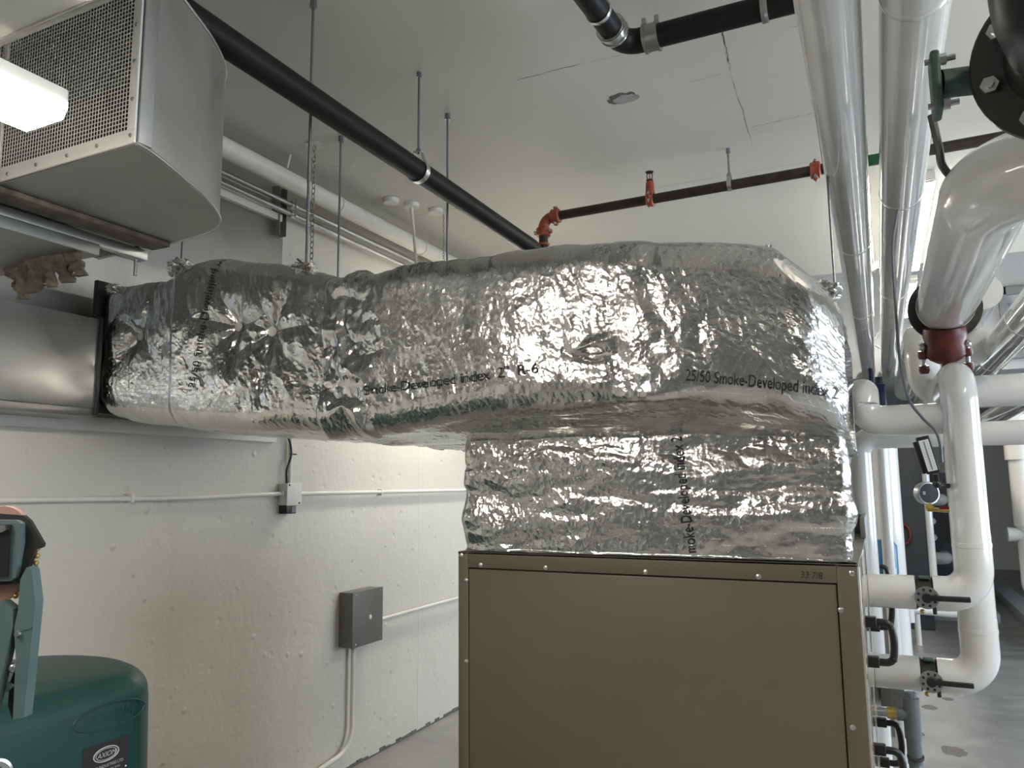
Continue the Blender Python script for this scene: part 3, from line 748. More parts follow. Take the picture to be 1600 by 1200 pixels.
ch = thing('steel_chain', 'loose steel chain hanging from the ceiling down to the foil duct', 'chain', (-2.515, 2.93, 2.45))
chain_mesh((-2.515, 2.93, 2.45), (-2.515, 2.93, 3.39), .036, .0024).build('links', 'chain_steel', ch, 50)
MB().lathe([(0, .045), (.008, .04)], (-2.515, 2.93, 3.392), (0, 0, 1), 24).build('ceiling_plate', 'white_conduit', ch, 40)
# short chain bunched on the rod knot in front
MB().tube(spline([(-1.765, 1.985, 2.43), (-1.74, 1.97, 2.415), (-1.72, 1.965, 2.40), (-1.70, 1.96, 2.375)], 5), .004, 6).build('tie_wire', 'chain_steel', duct)
# cable loop by the ceiling boxes
cl = thing('cable_drop', 'grey cable looping down from round ceiling boxes to behind the duct', 'cable', (-2.52, 3.86, 2.4))
MB().tube(spline([(-2.53, 3.86, 3.38), (-2.50, 3.86, 3.1), (-2.47, 3.84, 2.86), (-2.49, 3.84, 2.3)], 8), .010, 8).build('cable', 'white_conduit', cl)
MB().tube(spline([(-2.49, 3.84, 2.35), (-2.475, 3.84, 2.88), (-2.44, 3.86, 2.95), (-2.40, 3.88, 2.88), (-2.385, 3.88, 2.35)], 8), .010, 8).build('cable_loop', 'mid_grey', cl)
for (x, y) in ((-2.53, 3.86), (-2.60, 3.74), (-2.45, 4.02)):
    MB().lathe([(0, .045), (.025, .05)], (x, y, 3.374), (0, 0, 1), 20).build('ceiling_box', 'white_conduit', cl, 40)

# ================================================================== BLACK PIPES
bp = thing('black_pipe', 'long black plastic pipe running under the ceiling towards the back', 'pipe', (-1.66, 2.6, 2.92))
MB().tube([Vector((-1.66, -1.5, 2.955)), Vector((-1.66, 2.0, 2.957))]+bend([(-1.66, 2.6, 2.957), (-1.66, 3.82, 2.957), (-1.66, 3.82, .05)], .08), .045, 28).build('pipe', 'black_abs', bp)
# printed line of pale characters along the pipe
for k, yy in enumerate((2.02, 3.0)):
    bm = text_bm('ABS DWV 3 IN CELLULAR CORE', .020, .02, 0, 1.2)
    for v in bm.verts:
        a = -.95+(v.co.y)/.046; v.co = Vector((-1.66+math.cos(a)*.0458, yy+v.co.x, 2.957+math.sin(a)*.0458)) if False else Vector((-1.66+math.cos(-.35-v.co.y/.046)*.0459*1, yy+v.co.x, 2.957-math.sin(.35+.0-v.co.y/.046)*.0459))
    me = bpy.data.meshes.new('printed_text'); bm.to_mesh(me); bm.free(); me.materials.append(MATS['abs_print']); link('printed_text', me, bp)
ph = thing('ring_hanger', 'galvanized ring hanger with rod holding the long black pipe', 'pipe hanger', (-1.66, 2.585, 2.90), 'pipe hangers')
def ring_hanger(t, c, R, ztop, axis='Y', w=.028):
    cx, cy, cz = c; pts = []
    for k in range(33):
        a = PI*.80-k/32*(PI*1.60+2*PI*0)-PI/2+PI*.0
        a = -PI/2 + (k/32-.5)*2*PI*.78
        pts.append((math.cos(a)*R, math.sin(a)*R))
    pts = [(-.014, R*1.75), ] + [pts[0]] + pts[1:-1] + [pts[-1]] + [(.014, R*1.75)] if pts[0][0] < 0 else [(.014, R*1.75)]+pts+[(-.014, R*1.75)]
    vs = []; fs = []
    for (a, b) in pts:
        l = math.hypot(a, b); s = (l+.003)/l
        for (sc, off) in ((1, -w/2), (1, w/2), (s, w/2), (s, -w/2)):
            p = (a*sc, off, b*sc); vs.append((cx+p[0], cy+p[1], cz+p[2]) if axis == 'Y' else (cx+p[1], cy+p[0], cz+p[2]))
    n = len(pts)
    for i in range(n-1):
        for k in range(4): fs.append((i*4+k, i*4+(k+1) % 4, (i+1)*4+(k+1) % 4, (i+1)*4+k))
    fs += [(0, 1, 2, 3), ((n-1)*4+3, (n-1)*4+2, (n-1)*4+1, (n-1)*4)]
    MB().add(vs, fs).build('ring', 'bright_zinc', t, 35)
    bx = MB(); 
    if axis == 'Y': bx.box((cx-.02, cy-w/2, cz+R*1.72), (cx+.02, cy+w/2, cz+R*1.72+.004))
    else: bx.box((cx-w/2, cy-.02, cz+R*1.72), (cx+w/2, cy+.02, cz+R*1.72+.004))
    bx.build('yoke', 'bright_zinc', t, 0)
    MB().tube([(cx, cy, cz+R*1.55), (cx, cy, ztop)], .0055, 10).build('rod', 'zinc_rod', t)
    MB().lathe([(0, .011), (.012, .011)], (cx, cy, cz+R*1.72+.004), (0, 0, 1), 6).build('nut', 'zinc_rod', t, 30)
    MB().lathe([(0, .012), (.025, .010)], (cx, cy, ztop-.025), (0, 0, 1), 12).build('anchor', 'zinc_rod', t)
ring_hanger(ph, (-1.66, 2.585, 2.957), .0475, ZC)

dp = thing('drain_pipe', 'black drain pipe with banded elbow at the top of the ceiling', 'pipe', (-.3, 2.5, 3.2))
dc = Vector((-.735, 2.5, 3.225)); far = Vector((.95, 2.5, 3.215)); near = Vector((-.775, 2.0, 3.235))
dd = (near-dc).normalized()
MB().tube([dc+Vector((.10, 0, 0)), far], .041, 24).build('pipe', 'black_abs', dp)
MB().tube(bend([dc+Vector((.10, 0, 0)), dc, dc+dd*.10], .07), .043, 24).build('elbow', 'black_abs', dp)
MB().tube([dc+dd*.09, dc+dd*2.4], .041, 24).build('pipe', 'black_abs', dp)
def band(c, d, r, w, name, mat, par):
    c = Vector(c); d = Vector(d).normalized()
    MB().lathe([(-w/2, r), (-w/2, r+.003), (-w/2+.008, r+.0045), (w/2-.008, r+.0045), (w/2, r+.003), (w/2, r)], c, d, 28).build(name, mat, par, 40)
band(dc+Vector((.105, 0, 0)), (1, 0, 0), .044, .052, 'coupling_band', 'galvanized_dull', dp)
for s in (.082, .128): 
    band(dc+Vector((s, 0, 0)), (1, 0, 0), .0485, .009, 'band_clamp', 'galvanized_dull', dp)
    MB().box((dc.x+s-.008, 2.48, 3.272), (dc.x+s+.008, 2.50, 3.295), .002).build('clamp_screw', 'steel', dp, 30)
band(dc+dd*.10, dd, .044, .05, 'coupling_band', 'bright_zinc', dp)
for s in (.083, .117): band(dc+dd*s, dd, .0485, .008, 'band_clamp', 'bright_zinc', dp)
band(dc+dd*.22, dd, .0418, .016, 'strap', 'bright_zinc', dp)
s2 = thing('pipe_strap', 'grey strap hanger around the black drain pipe near the white pipes', 'pipe hanger', (-.245, 2.5, 3.2), 'pipe hangers')
band((-.245, 2.5, 3.221), (1, 0, 0), .0425, .022, 'strap', 'galvanized_dull', s2)
MB().box((-.256, 2.494, 3.262), (-.234, 2.506, ZC), .001).build('strap_tail', 'galvanized_dull', s2, 30)

# ================================================================== SPRINKLER LINE
sk = thing('sprinkler_pipe', 'dark steel sprinkler pipe with red grooved couplings below the ceiling', 'pipe', (-.9, 3.95, 3.1))
zs = 3.20; yS = 3.95; rS = .0265
MB().tube([(-1.575, yS, zs-.008), (.05, yS, zs)], rS, 20).build('pipe', 'dark_steel_pipe', sk)
MB().tube([(.05, yS, zs), (.245, yS, zs)], rS+.001, 20).build('green_section', 'green_band', sk, 40, 'green painted length of pipe')
MB().tube([(.245, yS, zs), (2.6, yS, zs+.02)], rS, 20).build('pipe', 'dark_steel_pipe', sk)
ec = Vector((-1.675, yS, zs-.008))
MB().tube(bend([(-1.575, yS, zs-.008), ec, ec-Vector((0, 0, .10))], .065), rS+.004, 20).build('elbow', 'red_coupling', sk)
MB().tube([ec-Vector((0, 0, .08)), (-1.675, yS, .06)], rS, 20).build('drop_pipe', 'dark_steel_pipe', sk)
def coupling(c, d, r, par, w=.05, bolts=(0, 0, 1)):
    c = Vector(c); d = Vector(d).normalized()
    MB().lathe([(-w/2, r+.001), (-w/2, r+.010), (-w*.38, r+.016), (-w*.2, r+.0135), (w*.2, r+.0135), (w*.38, r+.016), (w/2, r+.010), (w/2, r+.001)], c, d, 28).build('coupling', 'red_coupling', par, 50)
    b = Vector(bolts).normalized(); s = d.cross(b)
    for sg in (-1, 1):
        p = c+s*sg*(r+.018)
        MB().sphere(p, .014, 12, 8).build('bolt_pad', 'red_coupling', par, 50)
        mb = MB().tube([p-b*.03, p+b*.03], .0045, 8); hexbolt(mb, p+b*.014, b, .0085, .008); hexbolt(mb, p-b*.022, b, .0085, .008); mb.build('coupling_bolt', 'steel', par, 30)
coupling((-1.595, yS, zs-.008), (1, 0, 0), rS, sk, .052, (0, -1, 0)); coupling(ec-Vector((0, 0, .085)), (0, 0, 1), rS, sk, .052, (0, -1, 0)); coupling((-.19, yS, zs-.001), (1, 0, 0), rS, sk, .05, (0, -1, .2))
MB().lathe([(0, rS+.006), (.01, rS+.010), (.014, rS)], ec-Vector((0, 0, .165)), (0, 0, 1), 20).build('coupling', 'red_coupling', sk)
# mechanical tee with upright sprinkler head
xt = -1.035
coupling((xt, yS, zs-.004), (1, 0, 0), rS, sk, .038, (0, 0, 1))
MB().lathe([(0, .028), (.03, .024), (.07, .022), (.075, .019)], (xt, yS, zs+.02), (0, 0, 1), 20).build('tee_outlet', 'red_coupling', sk)
h = MB().lathe([(0, .013), (.006, .020), (.012, .020), (.016, .012)], (xt, yS, zs+.095), (0, 0, 1), 6).build('sprinkler_head', 'dark_steel_pipe', sk, 30, 'upright sprinkler head')
for s in (-1, 1): MB().tube(spline([(xt+s*.010, yS, zs+.108), (xt+s*.015, yS, zs+.125), (xt+s*.012, yS, zs+.143), (xt, yS, zs+.150)], 5), .0025, 8).build('frame_arm', 'dark_steel_pipe', h)
MB().tube([(xt, yS, zs+.108), (xt, yS, zs+.148)], .0025, 8).build('bulb', 'red_grip', h)
MB().lathe([(0, .022), (.003, .023), (.006, .012), (.008, .004)], (xt, yS, zs+.149), (0, 0, 1), 20).build('deflector', 'dark_steel_pipe', h, 40)
h2 = thing('sprinkler_hanger', 'small rod hanger holding the sprinkler pipe in its middle', 'pipe hanger', (-.61, yS, 3.17), 'pipe hangers')
ring_hanger(h2, (-.61, yS, zs-.002), rS+.002, ZC, 'X', .022)

# ================================================================== PIPES HIGH ON THE LEFT WALL
wp = thing('white_wall_pipe', 'white insulated pipe along the top of the left wall', 'pipe', (-2.735, 3, 3.2))
MB().tube([(-2.735, -2, 3.262), (-2.735, 9, 3.275)], .05, 26).build('jacket', 'white_conduit', wp)
for yy in (1.2, 2.1, 3.4, 4.3): band((-2.735, yy, 3.268), (0, 1, 0), .0505, .02, 'jacket_seam', 'white_conduit', wp)
wr = thing('thin_white_hanger', 'short white rod dropping from the ceiling to the white wall pipe', 'rod', (-2.72, 2.96, 3.28))
MB().tube([(-2.722, 2.955, 3.3), (-2.71, 2.97, 3.4)], .006, 8).build('rod', 'white_conduit', wr)
MB().lathe([(0, .014), (.016, .014)], (-2.724, 2.953, 3.30), (0, 0, 1), 6).build('nut', 'black_plastic', wr, 30)
for zz, lab in ((3.205, 'upper of two bare metal conduits high on the left wall'), (3.150, 'lower of two bare metal conduits high on the left wall')):
    t = thing('metal_conduit', lab, 'conduit', (-2.85, 3, zz-.014), 'conduits high on the wall')
    MB().tube([(-2.85, -2, zz), (-2.85, 3.12, zz), (-2.85, 9, zz)], .014, 14).build('tube', 'steel', t)
    MB().lathe([(-.02, .0185), (.02, .0185)], (-2.85, 3.155, zz), (0, 1, 0), 16).build('strut_clamp', 'bright_zinc', t, 40)
    MB().tube([(-2.828, 3.155, zz-.02), (-2.828, 3.155, zz+.035)], .004, 8).build('clamp_bolt', 'steel', t)
sb = thing('strut_bracket', 'upright slotted strut bracket holding the metal conduits on the wall', 'bracket', (-2.9, 3.1, 3.02))
MB().box((XW, 3.075, 3.02), (-2.918, 3.13, 3.30), .001).build('back_plate', 'galvanized_dull', sb, 30)
MB().box((-2.918, 3.075, 3.02), (-2.868, 3.079, 3.30)).box((-2.918, 3.126, 3.02), (-2.868, 3.13, 3.30)).build('flanges', 'galvanized_dull', sb, 0)

# ================================================================== CONDUITS AND BOXES ON THE LEFT WALL
cw = thing('wall_conduit', 'thin white conduit running level along the left wall to the junction box', 'conduit', (-2.91, 2, 1.6))
MB().tube(spline([(-2.915, .2, 1.615), (-2.915, 1.7, 1.612), (-2.912, 2.5, 1.604), (-2.90, 3.05, 1.612), (-2.895, 3.2, 1.616)], 6), .0115, 12).build('tube', 'white_conduit', cw)
for yy in (2.28, 1.2): MB().box((XW, yy-.008, 1.59), (-2.897, yy+.008, 1.628), .002).build('strap', 'white_conduit', cw, 30)
MB().lathe([(0, .017), (.025, .017)], (-2.895, 3.175, 1.616), (0, 1, 0), 16).build('connector', 'white_conduit', cw, 40)
cw2 = thing('wall_conduit', 'thin white conduit running level from the junction box to behind the plenum', 'conduit', (-2.91, 5, 1.6))
MB().tube([(-2.905, 3.30, 1.612), (-2.91, 8.5, 1.612)], .0115, 12).build('tube', 'white_conduit', cw2)
MB().box((XW, 4.1, 1.59), (-2.895, 4.115, 1.63), .002).build('strap', 'white_conduit', cw2, 30)
jb = thing('junction_box', 'small white junction box on the wall with a black cube below', 'electrical box', (-2.9, 3.25, 1.505))
MB().box((XW, 3.195, 1.553), (-2.868, 3.302, 1.668), .003).build('box', 'white_conduit', jb, 30)
MB().box((-2.868, 3.191, 1.550), (-2.863, 3.306, 1.671), .002).build('cover', 'white_enamel', jb, 30)
MB().box((-2.925, 3.20, 1.507), (-2.872, 3.275, 1.553), .003).build('transformer', 'black_plastic', jb, 30, 'black transformer cube')
MB().box((-2.8715, 3.238, 1.512), (-2.8705, 3.271, 1.548)).build('rating_label', 'mid_grey', jb, 0)
for (y, z) in ((3.207, 1.660), (3.287, 1.563)): MB().lathe([(0, .006), (.003, .004)], (-2.863, y, z), (1, 0, 0), 10).build('screw', 'ink_black', jb)
cv = thing('vertical_conduit', 'short upright white conduit with a black cable tied to it above the junction box', 'conduit', (-2.91, 3.26, 1.67))
MB().tube([(-2.912, 3.262, 1.668), (-2.912, 3.252, 2.9)], .0115, 12).build('tube', 'white_conduit', cv)
MB().tube(spline([(-2.90, 3.225, 1.67), (-2.893, 3.215, 1.74), (-2.893, 3.247, 1.82), (-2.893, 3.235, 1.89), (-2.893, 3.20, 1.945), (-2.90, 3.24, 1.95), (-2.905, 3.265, 1.975)], 8), .0055, 8).build('black_cable', 'black_plastic', cv)
MB().tube([(-2.895, 3.24, 1.828), (-2.89, 3.285, 1.828)], .004, 8).build('cable_tie', 'black_plastic', cv)
pb = thing('pull_box', 'grey steel pull box with round knockouts on the left wall', 'electrical box', (-2.88, 3.88, .715))
MB().box((XW, 3.735, .715), (-2.834, 4.03, 1.028), .002).build('box', 'grey_box', pb, 30)
MB().box((-2.834, 3.732, .712), (-2.829, 4.034, 1.031), .0015).build('cover', 'grey_box', pb, 30)
for k in range(3):
    MB().lathe([(0, .017), (.0025, .016), (.0025, .012), (.001, .0115)], (-2.909, 3.735, .93-.05*k), (0, -1, 0), 18).build('knockout', 'grey_box', pb, 40)
MB().lathe([(0, .013), (.003, .012), (.004, .006)], (-2.829, 3.905, .868), (1, 0, 0), 20).build('round_label', 'label_white', pb)
for (y, z) in ((3.765, .73), (4.01, .73), (3.765, 1.012), (4.01, 1.012)): MB().lathe([(0, .005), (.003, .003)], (-2.829, y, z), (1, 0, 0), 10).build('screw', 'bright_zinc', pb)
c3 = thing('wall_conduit', 'thin white conduit leaving the right side of the grey pull box', 'conduit', (-2.90, 5, .8))
MB().tube([(-2.90, 4.03, .818), (-2.90, 8.5, .812)], .0115, 12).build('tube', 'white_conduit', c3)
c4 = thing('bent_conduit', 'white conduit dropping from the grey pull box and bending towards the floor', 'conduit', (-2.90, 3.8, .08))
MB().tube(bend([(-2.895, 3.83, .715), (-2.895, 3.83, .13), (-2.895, 3.45, .09), (-2.895, 1.6, .06)], [.14, .6], 12), .0135, 12).build('tube', 'white_conduit', c4)
MB().lathe([(0, .018), (.03, .018)], (-2.895, 3.83, .69), (0, 0, 1), 16).build('connector', 'steel', c4, 40)

# ================================================================== OVERHEAD WHITE PIPES (right)
def ypipe(x, z, r, y0, y1, lab, mat='white_jacket_film', seams=(), name='insulated_pipe'):
    t = thing(name, lab, 'pipe', (x, (y0+y1)/2, z-r), 'white insulated pipes')
    MB().tube([(x, y0+(y1-y0)*k/6, z) for k in range(7)], r, 40).build('jacket', mat, t)
    for s in seams: MB().lathe([(-.012, r), (-.01, r+.0012), (.01, r+.0012), (.012, r)], (x, s, z), (0, 1, 0), 40).build('jacket_seam', mat, t, 50)
    return t
ypipe(-.038, 2.80, .076, -2.5, 8.95, 'left one of two parallel white overhead pipes running away', seams=(1.4, 3.9, 5.5))
ypipe(.152, 2.80, .080, -2.5, 8.95, 'right one of two parallel white overhead pipes running away', seams=(1.9, 3.3, 5.0))

# ================================================================== BIG PIPE, FLANGED VALVE, RED COUPLING
bgp = thing('large_insulated_pipe', 'large glossy white pipe elbow at the right edge with a red coupling at its end', 'pipe', (.30, 2.4, 2.1))
R = .098
path = bend([(.95, 1.87, 2.305), (.265, 1.87, 2.305), (.262, 3.2, 2.295)], .15, 16)
k = next(i for i, p in enumerate(path) if p.y > 2.03)
MB().tube(path[:k+1], R*1.0, 40).build('elbow_cover', 'white_jacket', bgp)
MB().tube([path[k], (.2625, 2.6, 2.30), (.262, 3.19, 2.295)], R-.002, 40).build('jacket', 'white_jacket_film', bgp)
MB().lathe([(0, R+.001), (.012, R+.001), (.013, .05)], (.262, 3.185, 2.295), (0, 1, 0), 40).build('end_cap', 'white_jacket', bgp)
MB().lathe([(0, .125), (.02, .125)], (.262, 3.24, 2.295), (0, 1, 0), 36).build('flange', 'black_cast', bgp, 40, 'black pipe flange')
rc = thing('red_strainer', 'dark red cast strainer body bolted under the end of the large white pipe', 'strainer', (.252, 3.30, 2.04))
MB().lathe([(0, .070), (.03, .074), (.06, .066), (.10, .070), (.12, .055), (.135, .03)], (.252, 3.20, 2.215), (0, .35, -1), 32).build('body', 'dark_red_cast', rc, 50)
for s in (-1, 1):
    for dz in (0, -.055):
        MB().lathe([(0, .017), (.02, .019), (.03, .015)], (.250+s*.072, 3.225, 2.135+dz), (0, .3, -1), 16).build('bolt_lug', 'dark_red_cast', rc, 40)
    MB().sphere((.250+s*.072, 3.215, 2.15), .015, 14, 8).build('bolt_head', 'steel', rc)
    MB().tube([(.250+s*.072, 3.215, 2.15), (.250+s*.072, 3.24, 2.06)], .008, 10).build('bolt', 'steel', rc)
MB().tube([(.252, 3.24, 2.09), (.252, 3.25, 2.02)], .015, 14).build('drain_stub', 'dark_steel_pipe', rc)
MB().tube([(.252, 3.24, 2.055), (.33, 3.30, 2.065)], .012, 12).build('drain_valve', 'dark_steel_pipe', rc)
MB().lathe([(0, .013), (.008, .014), (.018, .003)], (.252, 3.25, 2.022), (0, 0, -1), 6).build('drain_plug', 'dark_red_cast', rc, 30)

fv = thing('flanged_valve', 'black bolted flange valve at the upper right corner', 'valve', (.36, 1.5, 2.2))
fc = Vector((.345, 1.52, 2.385)); ax = Vector((-.28, -1, -.10)).normalized()
MB().lathe([(-.03, .06), (-.03, .150), (-.026, .154), (-.004, .154), (0, .150), (0, .10), (.012, .095), (.05, .085), (.14, .075)], fc, ax, 56).build('flange', 'black_cast', fv, 40)
MB().lathe([(-.075, .05), (-.075, .140), (-.072, .145), (-.045, .145), (-.042, .14)], fc, ax, 56).build('rear_flange', 'black_cast', fv, 40)
u, w, d = basis(ax)
for k in range(8):
    a = 2*PI*k/8+.2; p = fc+(u*math.cos(a)+w*math.sin(a))*.124
    mb = MB(); hexbolt(mb, p, d, .0155, .014); mb.tube([p-d*.10, p+d*.022], .008, 10); mb.build('flange_bolt', 'bright_zinc', fv, 30)
MB().tube(bend([fc+d*.10, fc+d*.33, Vector((.46, fc.y+d.y*.33, ZC))], .12, 12), .085, 32).build('valve_body', 'black_plastic', fv)
gs = thing('green_valve_stub', 'green cast pipe stub with bolted flange between the white pipe and black flange', 'valve', (.18, 1.6, 2.37))
MB().tube([(.155, 1.60, 2.405), (.26, 1.62, 2.405)], .027, 24).build('stub', 'green_cast', gs)
MB().box((.138, 1.565, 2.345), (.155, 1.635, 2.462), .006).build('flange', 'green_cast', gs, 30)
for z in (2.45, 2.36):
    mb = MB(); hexbolt(mb, (.155, 1.59, z), (1, 0, 0), .011, .012); mb.tube([(.13, 1.59, z), (.182, 1.59, z)], .006, 8); mb.build('flange_bolt', 'steel', gs, 30)
wh = thing('white_valve_elbow', 'white jacketed pipe section behind the black flange', 'pipe', (.33, 1.75, 2.2))
MB().tube([fc-d*.08, fc-d*.20, fc-d*.32, Vector((.42, 2.0, 2.36))], [.10, .118, .118, .11], 36).build('jacket', 'white_jacket', wh)
for s in (.12, .17): MB().lathe([(-.01, .112), (-.008, .124), (.008, .124), (.01, .112)], fc-d*s, d, 36).build('jacket_ridge', 'white_jacket', wh, 50)
# dark cable behind
cb = thing('black_cable_loop', 'thick dark cable curling down beside the green stub', 'cable', (.15, 1.9, 2.2))
MB().tube(spline([(.165, 1.95, 2.50), (.175, 1.96, 2.42), (.18, 1.97, 2.38), (.205, 1.98, 2.345), (.24, 2.0, 2.34)], 8), .009, 8).build('cable', 'black_plastic', cb)

# more pipes running away on the right
t = ypipe(.545, 2.26, .072, 2.75, 8.95, 'slanting white pipe at the right edge with an elbow end', 'white_jacket_film', (3.4, 4.4))
MB().tube(bend([(.545, 2.9, 2.26), (.545, 2.66, 2.26), (1.1, 2.66, 2.26)], .11, 12), .076, 32).build('elbow', 'white_jacket', t)
ypipe(.80, 2.12, .07, 4.2, 8.95, 'lower white pipe at the right edge below the slanting pipe', 'white_jacket_film', (4.8,))
ypipe(.43, 2.42, .075, 3.6, 8.95, 'white pipe behind the red strainer, running to the bulkhead', 'white_jacket', (4.6, 5.4))
t = thing('insulated_pipe', 'short white upright pipe behind the red strainer with a rounded bend', 'pipe', (.2, 3.75, 2.0), 'white insulated pipes')
MB().tube(bend([(.20, 6.0, 2.28), (.20, 3.72, 2.28), (.20, 3.72, 2.02), (.75, 3.72, 2.02)], .10, 12), .068, 32).build('jacket', 'white_jacket', t)
MB().lathe([(-.01, .068), (-.008, .0695), (.008, .0695), (.01, .068)], (.20, 4.2, 2.28), (0, 1, 0), 32).build('jacket_seam', 'white_jacket', t, 50)
for (x, y, z) in ((.42, 4.1, 2.28),): 
    t = thing('white_end_disc', 'round white pipe cover behind the red strainer', 'pipe', (x, y, z-.09), 'white insulated pipes')
    MB().lathe([(0, .03), (.0, .095), (.05, .10), (.08, .08)], (x, y, z), (0, 1, 0), 32).build('cover', 'white_jacket', t, 50)

# ================================================================== RISERS WITH VALVES
def riser(yA, zA, xR, ztop, r, lab, top):
    t = thing('riser_pipe', lab, 'pipe', (xR, yA, zA-r), 'white insulated pipes')
    MB().tube([(-.06, yA, zA), (.082, yA, zA)], r, 36).build('branch_jacket', 'white_jacket', t)
    MB().tube(bend([(.135, yA, zA), (xR, yA, zA), (xR, yA, zA+.2)], .085, 14), r+.001, 36).build('elbow_cover', 'white_jacket', t)
    MB().tube([(xR, yA, zA+.19)]+top, r, 36).build('riser_jacket', 'white_jacket', t)
    MB().lathe([(-.008, r), (-.007, r+.0025), (.007, r+.0025), (.008, r)], (xR, yA, zA+.16), (0, 0, 1), 36).build('jacket_seam', 'white_jacket', t, 50)
    return t
rA = riser(2.95, 1.28, .258, 2.0, .056, 'upper white branch pipe rising along the front at the right of the cabinet', bend([(.258, 2.95, 1.6), (.258, 2.95, 2.00), (.258, 4.2, 2.04)], .09, 12))
rB = riser(3.10, .985, .268, 2.0, .058, 'lower white branch pipe with an elbow just above the floor, right of the cabinet', [(.268, 3.10, 1.75)])
def valve(y, z, r, lab):
    t = thing('lever_valve', lab, 'valve', (.11, y, z-.06), 'lever valves')
    MB().lathe([(-.034, r*.72), (-.034, r*.97), (-.024, r*.97), (-.02, r*.86), (.02, r*.86), (.024, r*.97), (.034, r*.97), (.034, r*.72)], (.110, y, z), (1, 0, 0), 32).build('body', 'black_cast', t, 40)
    MB().box((.094, y-r*.5, z+r*.82), (.126, y+.0, z+r*1.0), .003).build('name_plate', 'green_cast', t, 30)
    yd = y-r-.022
    MB().lathe([(0, .036), (.004, .036)], (.112, yd, z-.006), (0, -1, 0), 32).build('notch_plate', 'steel', t, 40)
    for k in range(8):
        a = 2*PI*k/8+.3; MB().lathe([(0, .0045), (.0012, .0045)], (.112+.026*math.cos(a), yd-.004, z-.006+.026*math.sin(a)), (0, -1, 0), 10).build('notch', 'ink_black', t, 0)
    MB().tube([(.112, y-r*.7, z-.006), (.112, yd-.012, z-.006)], .010, 14).build('stem', 'black_cast', t)
    mb = MB().box((.112, yd-.018, z-.014), (.235, yd-.010, z+.004), .004); mb.lathe([(0, .015), (.010, .015)], (.112, yd-.009, z-.006), (0, -1, 0), 18)
    mb.build('lever', 'black_plastic', t, 30)
    MB().sphere((.098, y-r*.8, z-.055), .008, 12, 8).build('brass_plug', 'brass', t)
    MB().box((.128, y-r*.9, z-.062), (.14, y-r*.7, z-.04), .002).build('stop_pin', 'black_cast', t, 30)
valve(2.95, 1.28, .056, 'black lever butterfly valve on the upper branch pipe')
valve(3.10, .985, .058, 'black lever butterfly valve on the lower branch pipe')

# horizontal pipes behind the riser
hA = thing('insulated_pipe', 'white level pipe with rounded elbows joining the riser above the cabinet', 'pipe', (.1, 3.05, 1.79), 'white insulated pipes')
MB().tube(bend([(.25, 2.98, 1.862), (-.036, 2.98, 1.862), (-.036, 2.98, 1.965), (-.036, 3.6, 1.985)], [.06, .055], 12), .053, 36).build('jacket', 'white_jacket', hA)
hB = thing('insulated_pipe', 'bluish white level pipe just below and behind, turning down beside the foil', 'pipe', (.3, 3.4, 1.75), 'white insulated pipes')
MB().tube(bend([(2.4, 3.45, 1.835), (-.072, 3.45, 1.828), (-.072, 3.45, .4)], .07, 12), .047, 32).build('jacket', 'white_jacket', hB)

th_ = thing('thermometer', 'black cased white scale thermometer fixed to the riser', 'thermometer', (.15, 2.86, 1.66), None)
Mth = frame((.148, 2.872, 1.735), (.99, 0, .21), (-.21, 0, .99))
MB().box((-.020, -.062, -.006), (.020, .062, .008), .003, Mth).build('case', 'black_plastic', th_, 30)
MB().box((-.032, -.058, -.02), (-.018, .05, .002), .003, Mth).build('case_back', 'black_plastic', th_, 30)
MB().box((-.0145, -.054, .0078), (.0145, .050, .009), 0, Mth).build('scale_plate', 'label_white', th_, 0)
MB().box((-.0015, -.05, .009), (.0015, .045, .0105), 0, Mth).build('tube', 'mid_grey', th_, 0)
mb = MB()
for k in range(12):
    for s in (-1, 1): mb.box((s*.008-.003, -.047+.0082*k-.0008, .009), (s*.008+.003, -.047+.0082*k+.0008, .0094), 0, Mth)
mb.build('scale_marks', 'ink_grey', th_, 0)
MB().tube([(.166, 2.875, 1.672), (.17, 2.88, 1.635), (.215, 2.95, 1.632)], .009, 10).build('stem', 'black_plastic', th_)
MB().sphere((.168, 2.878, 1.64), .014, 12, 8).build('swivel', 'black_plastic', th_)
ga = thing('pressure_gauge', 'chrome pressure gauge on a brass valve with red lever beside the riser', 'gauge', (.14, 3.05, 1.55))
gd_ = Vector((.55, -1, 0)).normalized()
MB().lathe([(-.02, .032), (-.02, .038), (.008, .040), (.012, .0385), (.012, .034), (.008, .0335)], (.146, 3.06, 1.607), gd_, 32).build('case', 'steel', ga, 40)
MB().lathe([(0, .0335), (.001, .0335)], Vector((.146, 3.06, 1.607))+gd_*.0095, gd_, 32).build('dial', 'dark_machine', ga, 40)
MB().box((.132, 3.030, 1.602), (.140, 3.032, 1.614)).build('dial_label', 'label_white', ga, 0)
MB().box((.138, 3.045, 1.552), (.158, 3.06, 1.572), .003).build('yellow_tag', 'yellow_tag', ga, 30)
MB().tube([(.146, 3.06, 1.575), (.146, 3.06, 1.552), (.20, 3.08, 1.548), (.25, 3.10, 1.548)], .0085, 12).build('brass_valve', 'brass', ga)
MB().box((.178, 3.03, 1.552), (.232, 3.045, 1.562), .004).build('red_lever', 'red_grip', ga, 30)
gc = thing('sensor_cable', 'thin grey cable drooping from the strainer to the thermometer well', 'cable', (.13, 3.1, 1.7))
MB().tube(spline([(.135, 3.3, 2.725), (.105, 3.27, 2.56), (.097, 3.2, 2.30), (.092, 3.0, 2.06), (.105, 2.90, 1.93), (.14, 2.875, 1.86), (.175, 2.872, 1.815), (.187, 2.872, 1.765), (.187, 2.872, 1.71)], 10), .0052, 8).build('cable', 'grey_pvc', gc)

